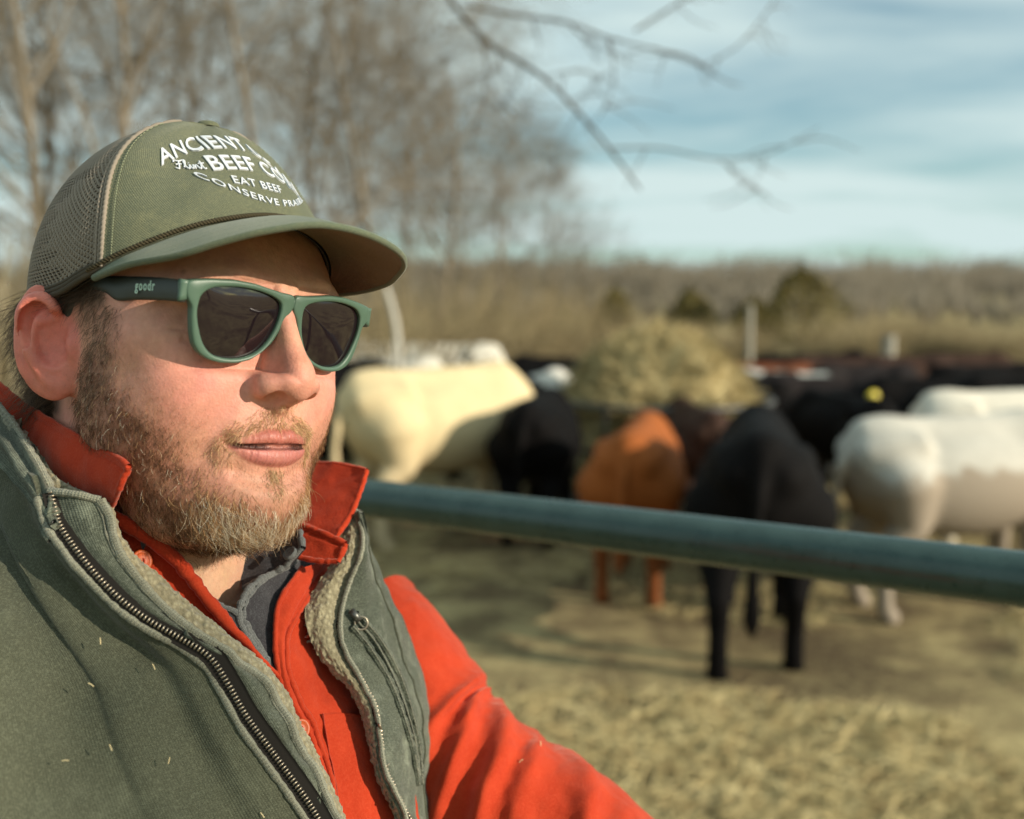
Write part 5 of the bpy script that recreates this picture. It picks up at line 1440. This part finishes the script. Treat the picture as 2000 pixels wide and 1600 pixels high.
for k in range(14):
    b_ = k / 14 * 6.28; V, F = tube(np.array([(math.cos(b_) * .98, math.sin(b_) * .98, .02), (math.cos(b_) * .98, math.sin(b_) * .98, .95)]), .018, 6); obj('feeder_bar', V, F, M_STEEL, hay)
# ------------------------------------------------------------------ pipe rail
pr_ = Mat('green_rail_paint'); oc = pr_.coord('Object')
pr_.set(Base_Color=pr_.mix(pr_.ramp(pr_.noise(oc, 30, 5, .7), [(.4, 0.), (.75, 1.)]), (.013, .042, .037), (.030, .068, .060)), Roughness=pr_.ramp(pr_.noise(oc, 60, 4), [(.3, .22), (.7, .42)])); pr_.b.inputs['Coat Weight'].default_value = .15
fence = empty('pipe_fence', (0, 0, 0)); tag(fence, 'dark teal painted pipe rail running behind the man across the right side', 'fence')
PL = at(700, 971, 1.345); PR = at(2000, 1132, .905); dirv = (PR - PL) / np.linalg.norm(PR - PL); LL = np.linalg.norm(PR - PL)
ss = np.linspace(-.75, LL + 1.1, 80); RP = PL + ss[:, None] * dirv
V, F = tube(RP, .0258, 40); obj('rail', V, F, pr_.m, fence)
for s in (-.42, LL + .75):
    b_ = PL + s * dirv; V, F = tube(np.array([(b_[0], b_[1], -.1), (b_[0], b_[1], b_[2] * .5), (b_[0], b_[1], b_[2] - .02)]), .030, 20); obj('post', V, F, pr_.m, fence)
# ------------------------------------------------------------------ charcoal undershirt
shirt = empty('undershirt', tuple(at(480, 1200, .62))); kid(shirt); shirt['label'] = 'charcoal shirt with frayed hems at the open neck'
rum = wr(90, .0016)
H_FAR = [(588, 1074), (562, 1104), (506, 1133), (474, 1168), (466, 1195), (478, 1236), (518, 1294), (548, 1340), (560, 1400)]
R_FAR = [(650, 1070), (632, 1120), (606, 1160), (580, 1200), (568, 1235), (566, 1270), (570, 1310), (580, 1350), (590, 1400)]
o, G, N = sheet('far_front', [H_FAR, R_FAR], 90, 24, 6, .0016, M_GREY, shirt, disp=lambda G, s, t, U, W: .002 * fbm(G * 80, 3))
edge_tube('frayed_hem', G[0] + N[0] * .0006, .0022, M_GREYHEM, shirt, wob=.5)
edge_tube('frayed_hem', G[2] + N[2] * .001, .0012, M_GREYHEM, shirt, wob=.5)
H_NEAR = [(330, 1085), (356, 1115), (376, 1142), (396, 1165), (430, 1183), (464, 1200), (492, 1242), (526, 1302), (552, 1350)]
B_NEAR = [(300, 1090), (330, 1130), (356, 1160), (385, 1192), (420, 1222), (455, 1252), (490, 1292), (520, 1340), (545, 1380)]
o, G, N = sheet('near_front', [H_NEAR, B_NEAR], 80, 16, 5, .0016, M_GREY, shirt, disp=rum)
edge_tube('frayed_hem', G[0] + N[0] * .0006, .0018, M_GREYHEM, shirt, wob=.5)
# the far collar leaf, seen from inside, and the near collar's end
top = [(462, 1088, .648), (505, 1064, .653), (550, 1048, .655), (586, 1036, .652)]
bot = [(474, 1150, .634), (508, 1134, .637), (560, 1106, .640), (592, 1072, .640)]
o, G, N = sheet('collar_leaf', [top, bot], 40, 16, 0, .0022, M_GREY, shirt, disp=wr(110, .0018))
edge_tube('frayed_hem', G[:, -1], .0020, M_GREYHEM, shirt, wob=.5); edge_tube('frayed_hem', G[-1] + N[-1] * .001, .0018, M_GREYHEM, shirt, wob=.5); edge_tube('frayed_hem', G[0], .0014, M_GREYHEM, shirt, wob=.4)
c = at(566, 1081, .634); a = np.linspace(0, 2 * np.pi, 20, endpoint=False)
nb_ = N[8, 30]; e1 = np.cross(nb_, (0, 0, 1)); e1 /= np.linalg.norm(e1); e2 = np.cross(nb_, e1)
rr = np.array([.0005, .0024, .0036, .0042, .0046, .0048]); hh = np.array([.0006, .0006, .0008, .0014, .001, -.001])
Vb = (c + (rr[:, None, None] * (np.cos(a)[None, :, None] * e1 + np.sin(a)[None, :, None] * e2)) + hh[:, None, None] * nb_).reshape(-1, 3)
o = obj('button', Vb, grid_faces(6, 20, closed_v=True), M_GREYHEM); uv_layer(o, np.zeros((len(Vb), 2))); kid(o, shirt)
o, G, N = sheet('near_collar_end', [[(196, 975, .580), (232, 1005, .577), (262, 1030, .574), (286, 1054, .572)], [(190, 1010, .582), (225, 1030, .579), (255, 1055, .577), (280, 1074, .575)]], 30, 10, 0, .002, M_GREYHEM, shirt, disp=wr(120, .0012))

# ------------------------------------------------------------------ red flannel shirt
red = empty('flannel_shirt', tuple(at(500, 1500, .6))); kid(red); red['label'] = 'red flannel shirt with its collar turned up'
A_N = [(196, 965), (212, 990), (248, 1022), (292, 1052), (340, 1092), (374, 1136), (412, 1187), (462, 1242), (512, 1292), (548, 1328), (584, 1402), (622, 1500), (662, 1600), (690, 1680)]
B_N = [(110, 1000), (140, 1035), (180, 1080), (225, 1125), (275, 1165), (320, 1205), (370, 1245), (415, 1290), (455, 1335), (490, 1385), (520, 1450), (550, 1530), (585, 1620), (600, 1690)]
o, G, N = sheet('near_front', [A_N, B_N], 150, 34, 11, .002, M_RED, red, disp=lambda G, s, t, U, W: .0022 * fbm(G * 55, 3) + .004 * np.exp(-(s / .10) ** 2) * sstep(.55, .35, t) - .003 * np.exp(-((s - .3) / .15) ** 2) * sstep(.45, .25, t))
edge_tube('rolled_edge', G[0][3:72] + N[0][3:72] * .0012, np.interp(np.arange(69), [0, 10, 55, 68], [.001, .0042, .0036, .0016]), M_RED, red, k=10, wob=.2)
edge_tube('rolled_edge', G[0][70:] + N[0][70:] * .0004, .0016, M_RED, red, wob=.2)
def shirt_button(px, py, r, tilt=(0, 0, 0)):
    d, _ = hit(np.array([px]), np.array([py]), lambda p: torso_sdf(p) - 15)
    c = at(px, py, d[0]); n = CAMP - c; n = n / np.linalg.norm(n) + np.array(tilt); n /= np.linalg.norm(n)
    e1 = np.cross(n, (0, 0, 1)); e1 /= np.linalg.norm(e1); e2 = np.cross(n, e1); a = np.linspace(0, 2 * np.pi, 28, endpoint=False)
    rr = np.array([.02, .38, .55, .70, .86, .97, 1.0, .95]) * r; hh = np.array([.0006, .0006, .0007, .0013, .0017, .0013, .0004, -.0012])
    V = (c + rr[:, None, None] * (np.cos(a)[None, :, None] * e1 + np.sin(a)[None, :, None] * e2) + hh[:, None, None] * n).reshape(-1, 3)
    b = obj('button', V, grid_faces(8, 28, closed_v=True), M_BUTTON); kid(b, red)
    Vs = [tube(np.stack([c + n * .0007 + e1 * x + e2 * (-.0012), c + n * .0016 + e1 * x, c + n * .0007 + e1 * x + e2 * .0012]), .00035, 5) for x in (-.0011, .0011)]
    V, F = merge(Vs); kid(obj('button_thread', V, F, M_RED), b)
shirt_button(276, 1096, .0064, (.9, 0, .3))
shirt_button(587, 1424, .0060, (.7, 0, .1))
# far half: chest, placket with a wavy front edge, pocket
D_ = [(660, 1088), (628, 1135), (592, 1185), (567, 1235), (562, 1290), (578, 1350), (612, 1415), (640, 1490), (656, 1560), (672, 1640), (680, 1690)]
F_ = [(730, 1120), (715, 1170), (700, 1220), (705, 1270), (725, 1320), (760, 1380), (785, 1440), (800, 1500), (815, 1570), (830, 1640), (840, 1690)]
Dl = [(x - 22, y) for x, y in D_]
o, G, N = sheet('far_front', [Dl, [((a[0] + b[0]) / 2, (a[1] + b[1]) / 2) for a, b in zip(D_, F_)], F_], 110, 40, (9, 5, 7), .002, M_RED, red, disp=lambda G, s, t, U, W: .004 * fbm(G * 38, 3) + .002 * fbm(G * 90, 2))
C_ = [(590, 1110), (560, 1150), (543, 1190), (538, 1250), (542, 1300), (556, 1360), (590, 1430), (622, 1510), (640, 1570), (655, 1640), (664, 1690)]
o, G, N = sheet('placket', [C_, [(.5 * (a[0] + b[0]), .5 * (a[1] + b[1])) for a, b in zip(C_, D_)], D_], 120, 26, (12, 15, 14), .0026, M_RED, red, disp=lambda G, s, t, U, W: .0022 * fbm(G * 60, 3) - .0012 * np.exp(-((s - .80) / .05) ** 2))
edge_tube('rolled_edge', G[-1] - N[-1] * .0008, .0019, M_RED, red, wob=.25); edge_tube('rolled_edge', G[0] - N[0] * .0008, .0018, M_RED, red, wob=.25)
o, G, N = sheet('chest_pocket', [[(628, 1395), (665, 1392), (705, 1398), (745, 1412)], [(650, 1500), (690, 1500), (730, 1510), (775, 1525)], [(675, 1640), (715, 1640), (760, 1650), (805, 1660)]], 40, 40, (8, 9, 8), .0012, M_RED, red, disp=wr(60, .0025))
# collar: near leaf turned up round the neck, far leaf, and the end of the collar band
up = [(-120, 640, .700), (-70, 700, .672), (-20, 738, .645), (14, 766, .628), (64, 802, .610), (130, 842, .578), (190, 874, .555), (232, 898, .541), (247, 912, .536)]
lo = [(-110, 720, .690), (-70, 765, .668), (-30, 805, .645), (10, 845, .626), (50, 890, .608), (100, 930, .582), (150, 965, .567), (190, 985, .559), (214, 992, .555)]
mid = [(.5 * (a[0] + b[0]) - 2, .5 * (a[1] + b[1]) + 4, .5 * (a[2] + b[2]) - .006) for a, b in zip(up, lo)]
o, G, N = sheet('collar_leaf', [up, mid, lo], 90, 30, 0, .0034, M_RED, red, disp=lambda G, s, t, U, W: .0016 * fbm(G * 60, 3) - .0009 * np.exp(-((s - .12) / .03) ** 2))
edge_tube('rolled_edge', G[0] - N[0] * .0017, .0018, M_RED, red, wob=.25); edge_tube('rolled_edge', G[:, -1] - N[:, -1] * .0017, .0019, M_RED, red, wob=.25)
cu = [(585, 905, .722), (625, 903, .712), (668, 906, .702), (713, 916, .690)]
cm = [(570, 960, .705), (610, 965, .694), (650, 972, .686), (692, 985, .676)]
cl = [(560, 1015, .688), (595, 1022, .676), (625, 1035, .668), (655, 1050, .660)]
o, G, N = sheet('collar_leaf', [cu, cm, cl], 50, 40, 0, .0034, M_RED, red, disp=lambda G, s, t, U, W: .0022 * fbm(G * 45, 3))
edge_tube('rolled_edge', G[0] - N[0] * .0017, .0018, M_RED, red, wob=.25); edge_tube('rolled_edge', G[:, -1] - N[:, -1] * .0017, .0019, M_RED, red, wob=.25)
bu = [(545, 1018, .672), (590, 1026, .664), (632, 1042, .656), (673, 1061, .649)]
bl = [(540, 1075, .658), (585, 1088, .652), (622, 1096, .648), (658, 1096, .645)]
o, G, N = sheet('collar_band', [bu, bl], 44, 20, 0, .0032, M_RED, red, disp=lambda G, s, t, U, W: .0012 * fbm(G * 70, 3) - .001 * np.exp(-((s - .2) / .05) ** 2))
edge_tube('rolled_edge', G[0] - N[0] * .001, .0020, M_RED, red, wob=.25); edge_tube('rolled_edge', G[:, -1] - N[:, -1] * .001, .0021, M_RED, red, wob=.25); edge_tube('rolled_edge', G[-1], .0018, M_RED, red, wob=.25)
# sleeve: the left arm reaching out of the picture
path = spline(np.array([tuple(at(668, 1235, .800)), tuple(at(752, 1335, .785)), tuple(at(832, 1470, .765)), tuple(at(955, 1575, .745)), tuple(at(1095, 1668, .725)), tuple(at(1235, 1795, .70)), tuple(at(1420, 1960, .67))]), 220)
nt_ = 150
T, N0, B0 = frames(path)
ang_ = np.linspace(0, 2 * np.pi, nt_, endpoint=False)
Ls = np.concatenate([[0], np.cumsum(np.linalg.norm(np.diff(path, axis=0), axis=1))])
rad = np.interp(Ls, [0, .08, .16, .3, .45, .7], [.066, .066, .063, .061, .060, .058])
Dn = np.cos(ang_)[None, :, None] * N0[:, None] + np.sin(ang_)[None, :, None] * B0[:, None]
S_, A_ = np.meshgrid(Ls, ang_, indexing='ij')
cyl = np.stack([S_ * 26, 1.3 * np.cos(A_), 1.3 * np.sin(A_)], -1)
wav = fbm(cyl * .6 + 3, 2)
folds = np.zeros_like(S_)
vc = CAMP - path[90]; a_cam = math.atan2(vc @ B0[90], vc @ N0[90])
for s0, slant, wdt, amp, a0, aw in ((.115, .35, .010, .0075, 1.2, 1.6), (.150, .45, .009, .009, 1.6, 1.5), (.182, .5, .010, .010, 1.4, 1.6), (.215, .42, .011, .007, 2.0, 1.4), (.255, .6, .011, .008, 1.2, 1.5), (.295, .5, .012, .006, 2.2, 1.3), (.34, .62, .012, .008, 1.4, 1.5), (.385, .5, .013, .006, 1.9, 1.5), (.43, .6, .013, .007, 1.4, 1.6), (.48, .5, .013, .006, 1.9, 1.6)):
    for rot in (a_cam + .5 * (a0 - 1.6),):
        da = np.angle(np.exp(1j * (A_ - rot)))
        c = s0 + slant * .055 * da + .012 * wav
        folds += 1.15 * amp * np.exp(-((S_ - c) / wdt) ** 2) * np.exp(-(da / aw) ** 2)
rr_ = rad[:, None] + folds + .003 * fbm(cyl * 1.4, 3) + .0012 * fbm(cyl * 5, 2)
V = (path[:, None] + Dn * rr_[..., None]).reshape(-1, 3)
slv = obj('sleeve', V, grid_faces(220, nt_, closed_v=True)[:, ::-1], M_RED); kid(slv, red)
# the cuff-side seam line across the sleeve
# ------------------------------------------------------------------ body under the clothes
tv, tf = mesh_sdf(lambda p: smax(torso_sdf(p) + 14, -p[:, 0] - 105, 20), (-270, -190, -430), (300, 220, 60), 9.0, B=6, newton=1)
HV = h2w(HEAD_V); TVw = t2w(tv)
arm = tube(path[10:], .05, 14); 
Vb, Fb = merge([(HV, HEAD_F), (TVw, tf), arm])
Fb = np.asarray(Fb)
me = mesh_data('person', Vb, fixtri(Fb), M_SKIN); old = person.data; person.data = me; bpy.data.meshes.remove(old)
cc = np.concatenate([col, np.tile((.55, .34, .23), (len(Vb) - len(HV), 1))]); color_attr(person, 'skin', cc); float_attr(person, 'lip', np.concatenate([m_lip, np.zeros(len(Vb) - len(HV))]))
uv_layer(person, np.concatenate([np.stack([HEAD_V[:, 0] * .0002, HEAD_V[:, 0] * .001], 1), np.zeros((len(Vb) - len(HV), 2))]))
kid(hair_obj('beard', beard_items, person)); kid(hair_obj('sideburn', side_items, person)); kid(hair_obj('hair', [nape], person))
# ------------------------------------------------------------------ vest
vest = empty('vest', tuple(at(200, 1500, .52))); kid(vest); vest['label'] = 'olive canvas vest lined with cream fleece, worn unzipped'
fleecy = lambda G, s, t, U, W: .0016 * fbm(G * 260, 3) + .0016 * np.abs(vnoise(G * 520))
# fleece lining, near side: a strip that runs up the front and round the collar
G_N = [(205, 985), (216, 1012), (224, 1050), (242, 1092), (286, 1150), (342, 1206), (402, 1247), (452, 1282), (502, 1318), (537, 1362), (562, 1412), (602, 1482), (642, 1562), (665, 1610), (695, 1680)]
K_N = [(212, 975), (224, 1012), (236, 1045), (258, 1082), (306, 1120), (356, 1167), (406, 1208), (456, 1248), (506, 1290), (550, 1338), (580, 1402), (614, 1472), (650, 1548), (672, 1598), (702, 1670)]
o, G, N = sheet('fleece_lining', [[(x - 8, y + 6) for x, y in G_N], K_N], 240, 26, (31, 25), .004, M_FLEECE, vest, disp=fleecy, puff=.003)
# storm flap, near side, with its worn piped edge
Z_N = [(97, 960), (106, 992), (116, 1018), (142, 1060), (188, 1118), (238, 1168), (292, 1206), (352, 1240), (412, 1276), (450, 1324), (490, 1388), (540, 1456), (590, 1526), (622, 1575), (668, 1660)]
G_F = [(196, 978), (214, 1010), (222, 1050), (240, 1092), (284, 1150), (340, 1206), (400, 1247), (450, 1282), (500, 1318), (535, 1362), (560, 1412), (600, 1482), (640, 1562), (662, 1608), (692, 1676)]
M_F = [(150 , 966), (162, 1000), (172, 1035), (192, 1078), (236, 1134), (290, 1186), (346, 1226), (402, 1260), (456, 1296), (494, 1342), (527, 1400), (570, 1468), (614, 1543), (641, 1590), (680, 1668)]
def flapd(G, s, t, U, W): return .0022 * fbm(G * 60, 3) * sstep(.15, .5, t) + .0012 * np.sin(W * 190 + 4 * fbm(G * 25, 2)) * sstep(.3, .5, t) * (1 - .6 * s)
o, G, N = sheet('storm_flap', [G_F, M_F, Z_N], 260, 30, (38, 40, 36), .0026, M_CANVAS2, vest, disp=flapd)
edge_tube('piped_edge', G[0] + N[0] * .0005, .0026, M_PIPING, vest, k=10, wob=.18)
edge_tube('piped_edge', G[:, 0] + N[:, 0] * .0002, .0022, M_PIPING, vest, k=10, wob=.18)
edge_tube('seam_stitching', G[4] + N[4] * .0004, .0006, M_PIPING, vest, k=5, wob=.6)
zl = G[-1] + N[-1] * .002; side = G[-1] - G[-5]
# main canvas panel, near side, out past the edge of the picture
Z2 = [(64, 930), (79, 970), (92, 1016), (128, 1072), (178, 1138), (228, 1188), (286, 1230), (340, 1262), (396, 1302), (430, 1352), (470, 1422), (520, 1492), (570, 1562), (605, 1615), (645, 1690)]
def lerp_c(c, dx, dy, w): return [(x + (dx - x) * w, y + (dy0 - y) * w) for (x, y), dy0 in zip(c, dy)]
LY = np.concatenate([[795, 870], np.linspace(960, 1900, len(Z2) - 2)])
c1 = lerp_c(Z2, -150, LY, .07); c2 = lerp_c(Z2, -150, LY, .22); c3 = lerp_c(Z2, -150, LY, .5); c4 = lerp_c(Z2, -150, LY, .8); c5 = lerp_c(Z2, -150, LY, 1.0)
def maind(G, s, t, U, W):
    h = .0045 * fbm(G * 13, 3) + .0012 * fbm(G * 60, 3)
    h = h - .005 * np.exp(-((s - .17) / .05) ** 2) * sstep(.04, .25, t)
    h = h + .008 * np.exp(-((s - .36) / .10) ** 2)
    return h
o, G, N = sheet('near_panel', [Z2, c1, c2, c3, c4, c5], 200, 130, (37, 26, 16, 25, 28, 26), .003, M_CANVAS, vest, disp=maind)
edge_tube('piped_edge', G[0][9:] + N[0][9:] * .0004, .0021, M_PIPING, vest, wob=.2)
zl2 = G[1] + N[1] * .0006
mid_line = spline(np.array([(104, 958), (112, 992), (122, 1024), (148, 1064), (194, 1122), (243, 1171), (297, 1211), (357, 1245), (414, 1281), (448, 1330), (486, 1396), (535, 1464), (586, 1534), (618, 1582), (662, 1662)]) + np.array((-9, 4)), 260)
dz, _ = hit(mid_line[:, 0], mid_line[:, 1], lambda p: torso_sdf(p) - 38)
zp = at(mid_line[:, 0], mid_line[:, 1], dz)
nn = CAMP - zp; nn /= np.linalg.norm(nn, axis=1)[:, None]
tz = np.gradient(zp, axis=0); sd = np.cross(nn, tz); sd /= np.linalg.norm(sd, axis=1)[:, None]
if (sd[100] @ C_R) < 0: sd = -sd
zipper('zipper', zp, sd, nn, vest, tape=.0065)
# collar stand, outer face at the near side
cu_ = [(-140, 720, .640), (-80, 745, .622), (-30, 776, .605), (10, 808, .590), (46, 858, .574), (74, 902, .560), (92, 938, .551), (104, 962, .546)]
cl_ = [(-150, 850, .622), (-90, 858, .605), (-40, 878, .590), (0, 905, .576), (34, 948, .560), (62, 985, .548), (84, 1030, .540), (100, 1060, .536)]
cm_ = [(.5 * (a[0] + b[0]), .5 * (a[1] + b[1]), .5 * (a[2] + b[2]) - .006) for a, b in zip(cu_, cl_)]
o, G, N = sheet('collar_stand', [cu_, cm_, cl_], 90, 36, 0, .004, M_CANVAS2, vest, disp=lambda G, s, t, U, W: .0022 * fbm(G * 55, 3) + .002 * np.sin(s * 15 + 3 * fbm(G * 20, 2)))
edge_tube('piped_edge', G[0] - N[0] * .001, .0030, M_PIPING, vest, k=10, wob=.25)
flz = [(-100, 712, .640), (-30, 764, .612), (10, 798, .598), (48, 846, .583), (80, 890, .571), (110, 930, .561), (150, 955, .560), (198, 972, .563)]
flb = [(-90, 760, .645), (-26, 800, .615), (14, 832, .600), (54, 876, .583), (84, 918, .570), (108, 955, .560), (150, 972, .558), (200, 990, .560)]
o, G, N = sheet('fleece_lining', [flz, flb], 110, 16, 0, .005, M_FLEECE, vest, disp=fleecy, puff=.003)
# far side: fleece, zipper, canvas with its pocket
K2 = [(640, 1000), (668, 1030), (664, 1064), (640, 1112), (606, 1166), (596, 1205), (612, 1260), (640, 1305), (680, 1345), (708, 1400), (722, 1470), (745, 1540), (775, 1600), (812, 1680)]
Zf = [(694, 996), (706, 1030), (708, 1058), (702, 1088), (680, 1140), (666, 1190), (662, 1235), (676, 1282), (706, 1327), (731, 1377), (743, 1432), (750, 1492), (772, 1552), (802, 1602)]
Zf = Zf[:13] + [(830, 1680)]
def with_d(c, d): return [(x, y, dd) for (x, y), dd in zip(c, d)]
dK, _ = hit(np.array([p[0] for p in K2]), np.array([p[1] for p in K2]), lambda p: torso_sdf(p) - 14)
dZ, _ = hit(np.array([p[0] for p in Zf]), np.array([p[1] for p in Zf]), lambda p: torso_sdf(p) - 24)
dK = np.where(np.arange(len(K2)) < 4, np.linspace(.690, .660, len(K2)) * 0 + np.array([.690, .678, .668, .660] + [0] * (len(K2) - 4)), dK)
dZ = np.where(np.arange(len(Zf)) < 5, np.array([.682, .674, .668, .664, .658] + [0] * (len(Zf) - 5)), dZ)
dZ[5:] = np.minimum(dZ[5:], .655 + .0 * dZ[5:]); dZ = np.convolve(np.pad(dZ, 1, 'edge'), [.25, .5, .25], 'valid'); dK = np.convolve(np.pad(dK, 1, 'edge'), [.25, .5, .25], 'valid')
mK = [(.5 * (a[0] + b[0]), .5 * (a[1] + b[1])) for a, b in zip(K2, Zf)]
o, G, N = sheet('fleece_lining', [with_d(K2, dK), with_d(mK, .5 * (dK + dZ) - .005), with_d(Zf, dZ)], 200, 40, 0, .005, M_FLEECE, vest, disp=fleecy)
GZ = G[-1]; NZ = N[-1]
AH = [(714, 1010), (722, 1040), (726, 1070), (738, 1110), (764, 1165), (790, 1215), (812, 1268), (830, 1325), (842, 1385), (848, 1445), (849, 1505), (846, 1560), (843, 1620), (846, 1690)]
dA = np.interp(np.arange(len(AH)), [0, 3, 6, 9, 13], [.690, .700, .728, .730, .715])
m1 = [(a[0] + (b[0] - a[0]) * .45, a[1] + (b[1] - a[1]) * .45) for a, b in zip(Zf, AH)]
m2 = [(a[0] + (b[0] - a[0]) * .85, a[1] + (b[1] - a[1]) * .85) for a, b in zip(Zf, AH)]
def fard(G, s, t, U, W):
    h = .0028 * fbm(G * 34, 3) + .0012 * fbm(G * 90, 2)
    return h
o, GF, NF = sheet('far_panel', [with_d(Zf, dZ - .004), with_d(m1, dZ + (dA - dZ) * .30 - .012), with_d(m2, dZ + (dA - dZ) * .72 - .008), with_d(AH, dA)], 200, 60, 0, .003, M_CANVAS2, vest, disp=fard)
edge_tube('piped_edge', GF[0] + NF[0] * .0006, .0016, M_PIPING, vest, wob=.2)
edge_tube('seam_stitching', GF[46] + NF[46] * .0002, .0009, M_CANVAS, vest, wob=.3)
sdF = GZ - GF[3]; sdF /= np.linalg.norm(sdF, axis=1)[:, None]
zipper('zipper', GF[0] + NF[0] * .0012 + sdF * .0018, sdF, NF[0], vest, tape=.003)
# pocket: three curved welts and a zip pull on the far panel
def on_far(pxs):
    P = w2px(GF.reshape(-1, 3)); out = []
    for x, y in pxs:
        j = ((P[:, 0] - x) ** 2 + (P[:, 1] - y) ** 2).argmin(); out.append(GF.reshape(-1, 3)[j])
    return np.array(out)
for k, off in enumerate((0, 14, 30)):
    ln = spline(on_far([(686 + off * .3, 1222 - off * .8), (722 + off * .6, 1266 - off * .6), (762 + off * .6, 1334 - off * .4), (788 + off * .55, 1404 - off * .2), (806 + off * .4, 1470), (816 + off * .2, 1530)]), 90)
    nm = CAMP - ln; nm /= np.linalg.norm(nm, axis=1)[:, None]
    edge_tube('pocket_welt', ln + nm * .0012, .0026 if k != 1 else .0018, M_CANVAS2, vest, wob=.3)
    edge_tube('seam_stitching', ln + nm * .0034 + C_R * .001, .0005, M_PIPING, vest, k=5, wob=.5)
p0 = on_far([(684, 1192)])[0]; p1 = on_far([(706, 1216)])[0]; nm = CAMP - p0; nm /= np.linalg.norm(nm); ax_ = p1 - p0; L_ = np.linalg.norm(ax_); ax_ /= L_; sx = np.cross(nm, ax_)
Vp, Fp = box((0, 0, 0), (1, 1, 1)); Vp = p0 + nm * .004 + ax_ * L_ * .45 + Vp[:, :1] * ax_ * L_ * .8 + Vp[:, 1:2] * sx * .0045 + Vp[:, 2:] * nm * .0016
pull = obj('zip_pull', Vp, Fp, plain('pull_metal', (.12, .12, .11), .4, .8), smooth=False); kid(pull, vest)
a = np.linspace(0, 2 * np.pi, 24, endpoint=False); ringp = p1 + nm * .004 + (np.cos(a)[:, None] * ax_ + np.sin(a)[:, None] * sx) * .0042
V, F = tube(np.concatenate([ringp, ringp[:2]]), .0007, 6); kid(obj('ring', V, F, M_TEETH), pull)
# bits of straw caught on the cloth
rs_ = np.random.RandomState(4)
for x, y in ((196, 1252), (300, 1302), (178, 1338), (128, 1486), (216, 1460), (330, 1486), (512, 1592), (1056, 1452), (1018, 1486)):
    d, b = hit(np.array([x]), np.array([y]), lambda p: torso_sdf(p) - 33)
    dd = d[0] if x < 900 else .665
    if x > 900:
        Pv = w2px(V0_) if False else w2px(np.asarray([v.co for v in slv.data.vertices])); q = ((Pv[:, 0] - x) ** 2 + (Pv[:, 1] - y) ** 2) + 1e6 * (Pv[:, 2] > .74); dd = Pv[q.argmin(), 2] - .002
    c = at(x, y, dd); dr = rs_.randn(3); dr -= C_F * (dr @ C_F); dr /= np.linalg.norm(dr)
    V, F = tube(np.stack([c - dr * .0016, c + C_U * .0003, c + dr * .0018]), .00032, 5); kid(obj('straw_fleck', V, F, M_STRAW), vest if x < 900 else red)
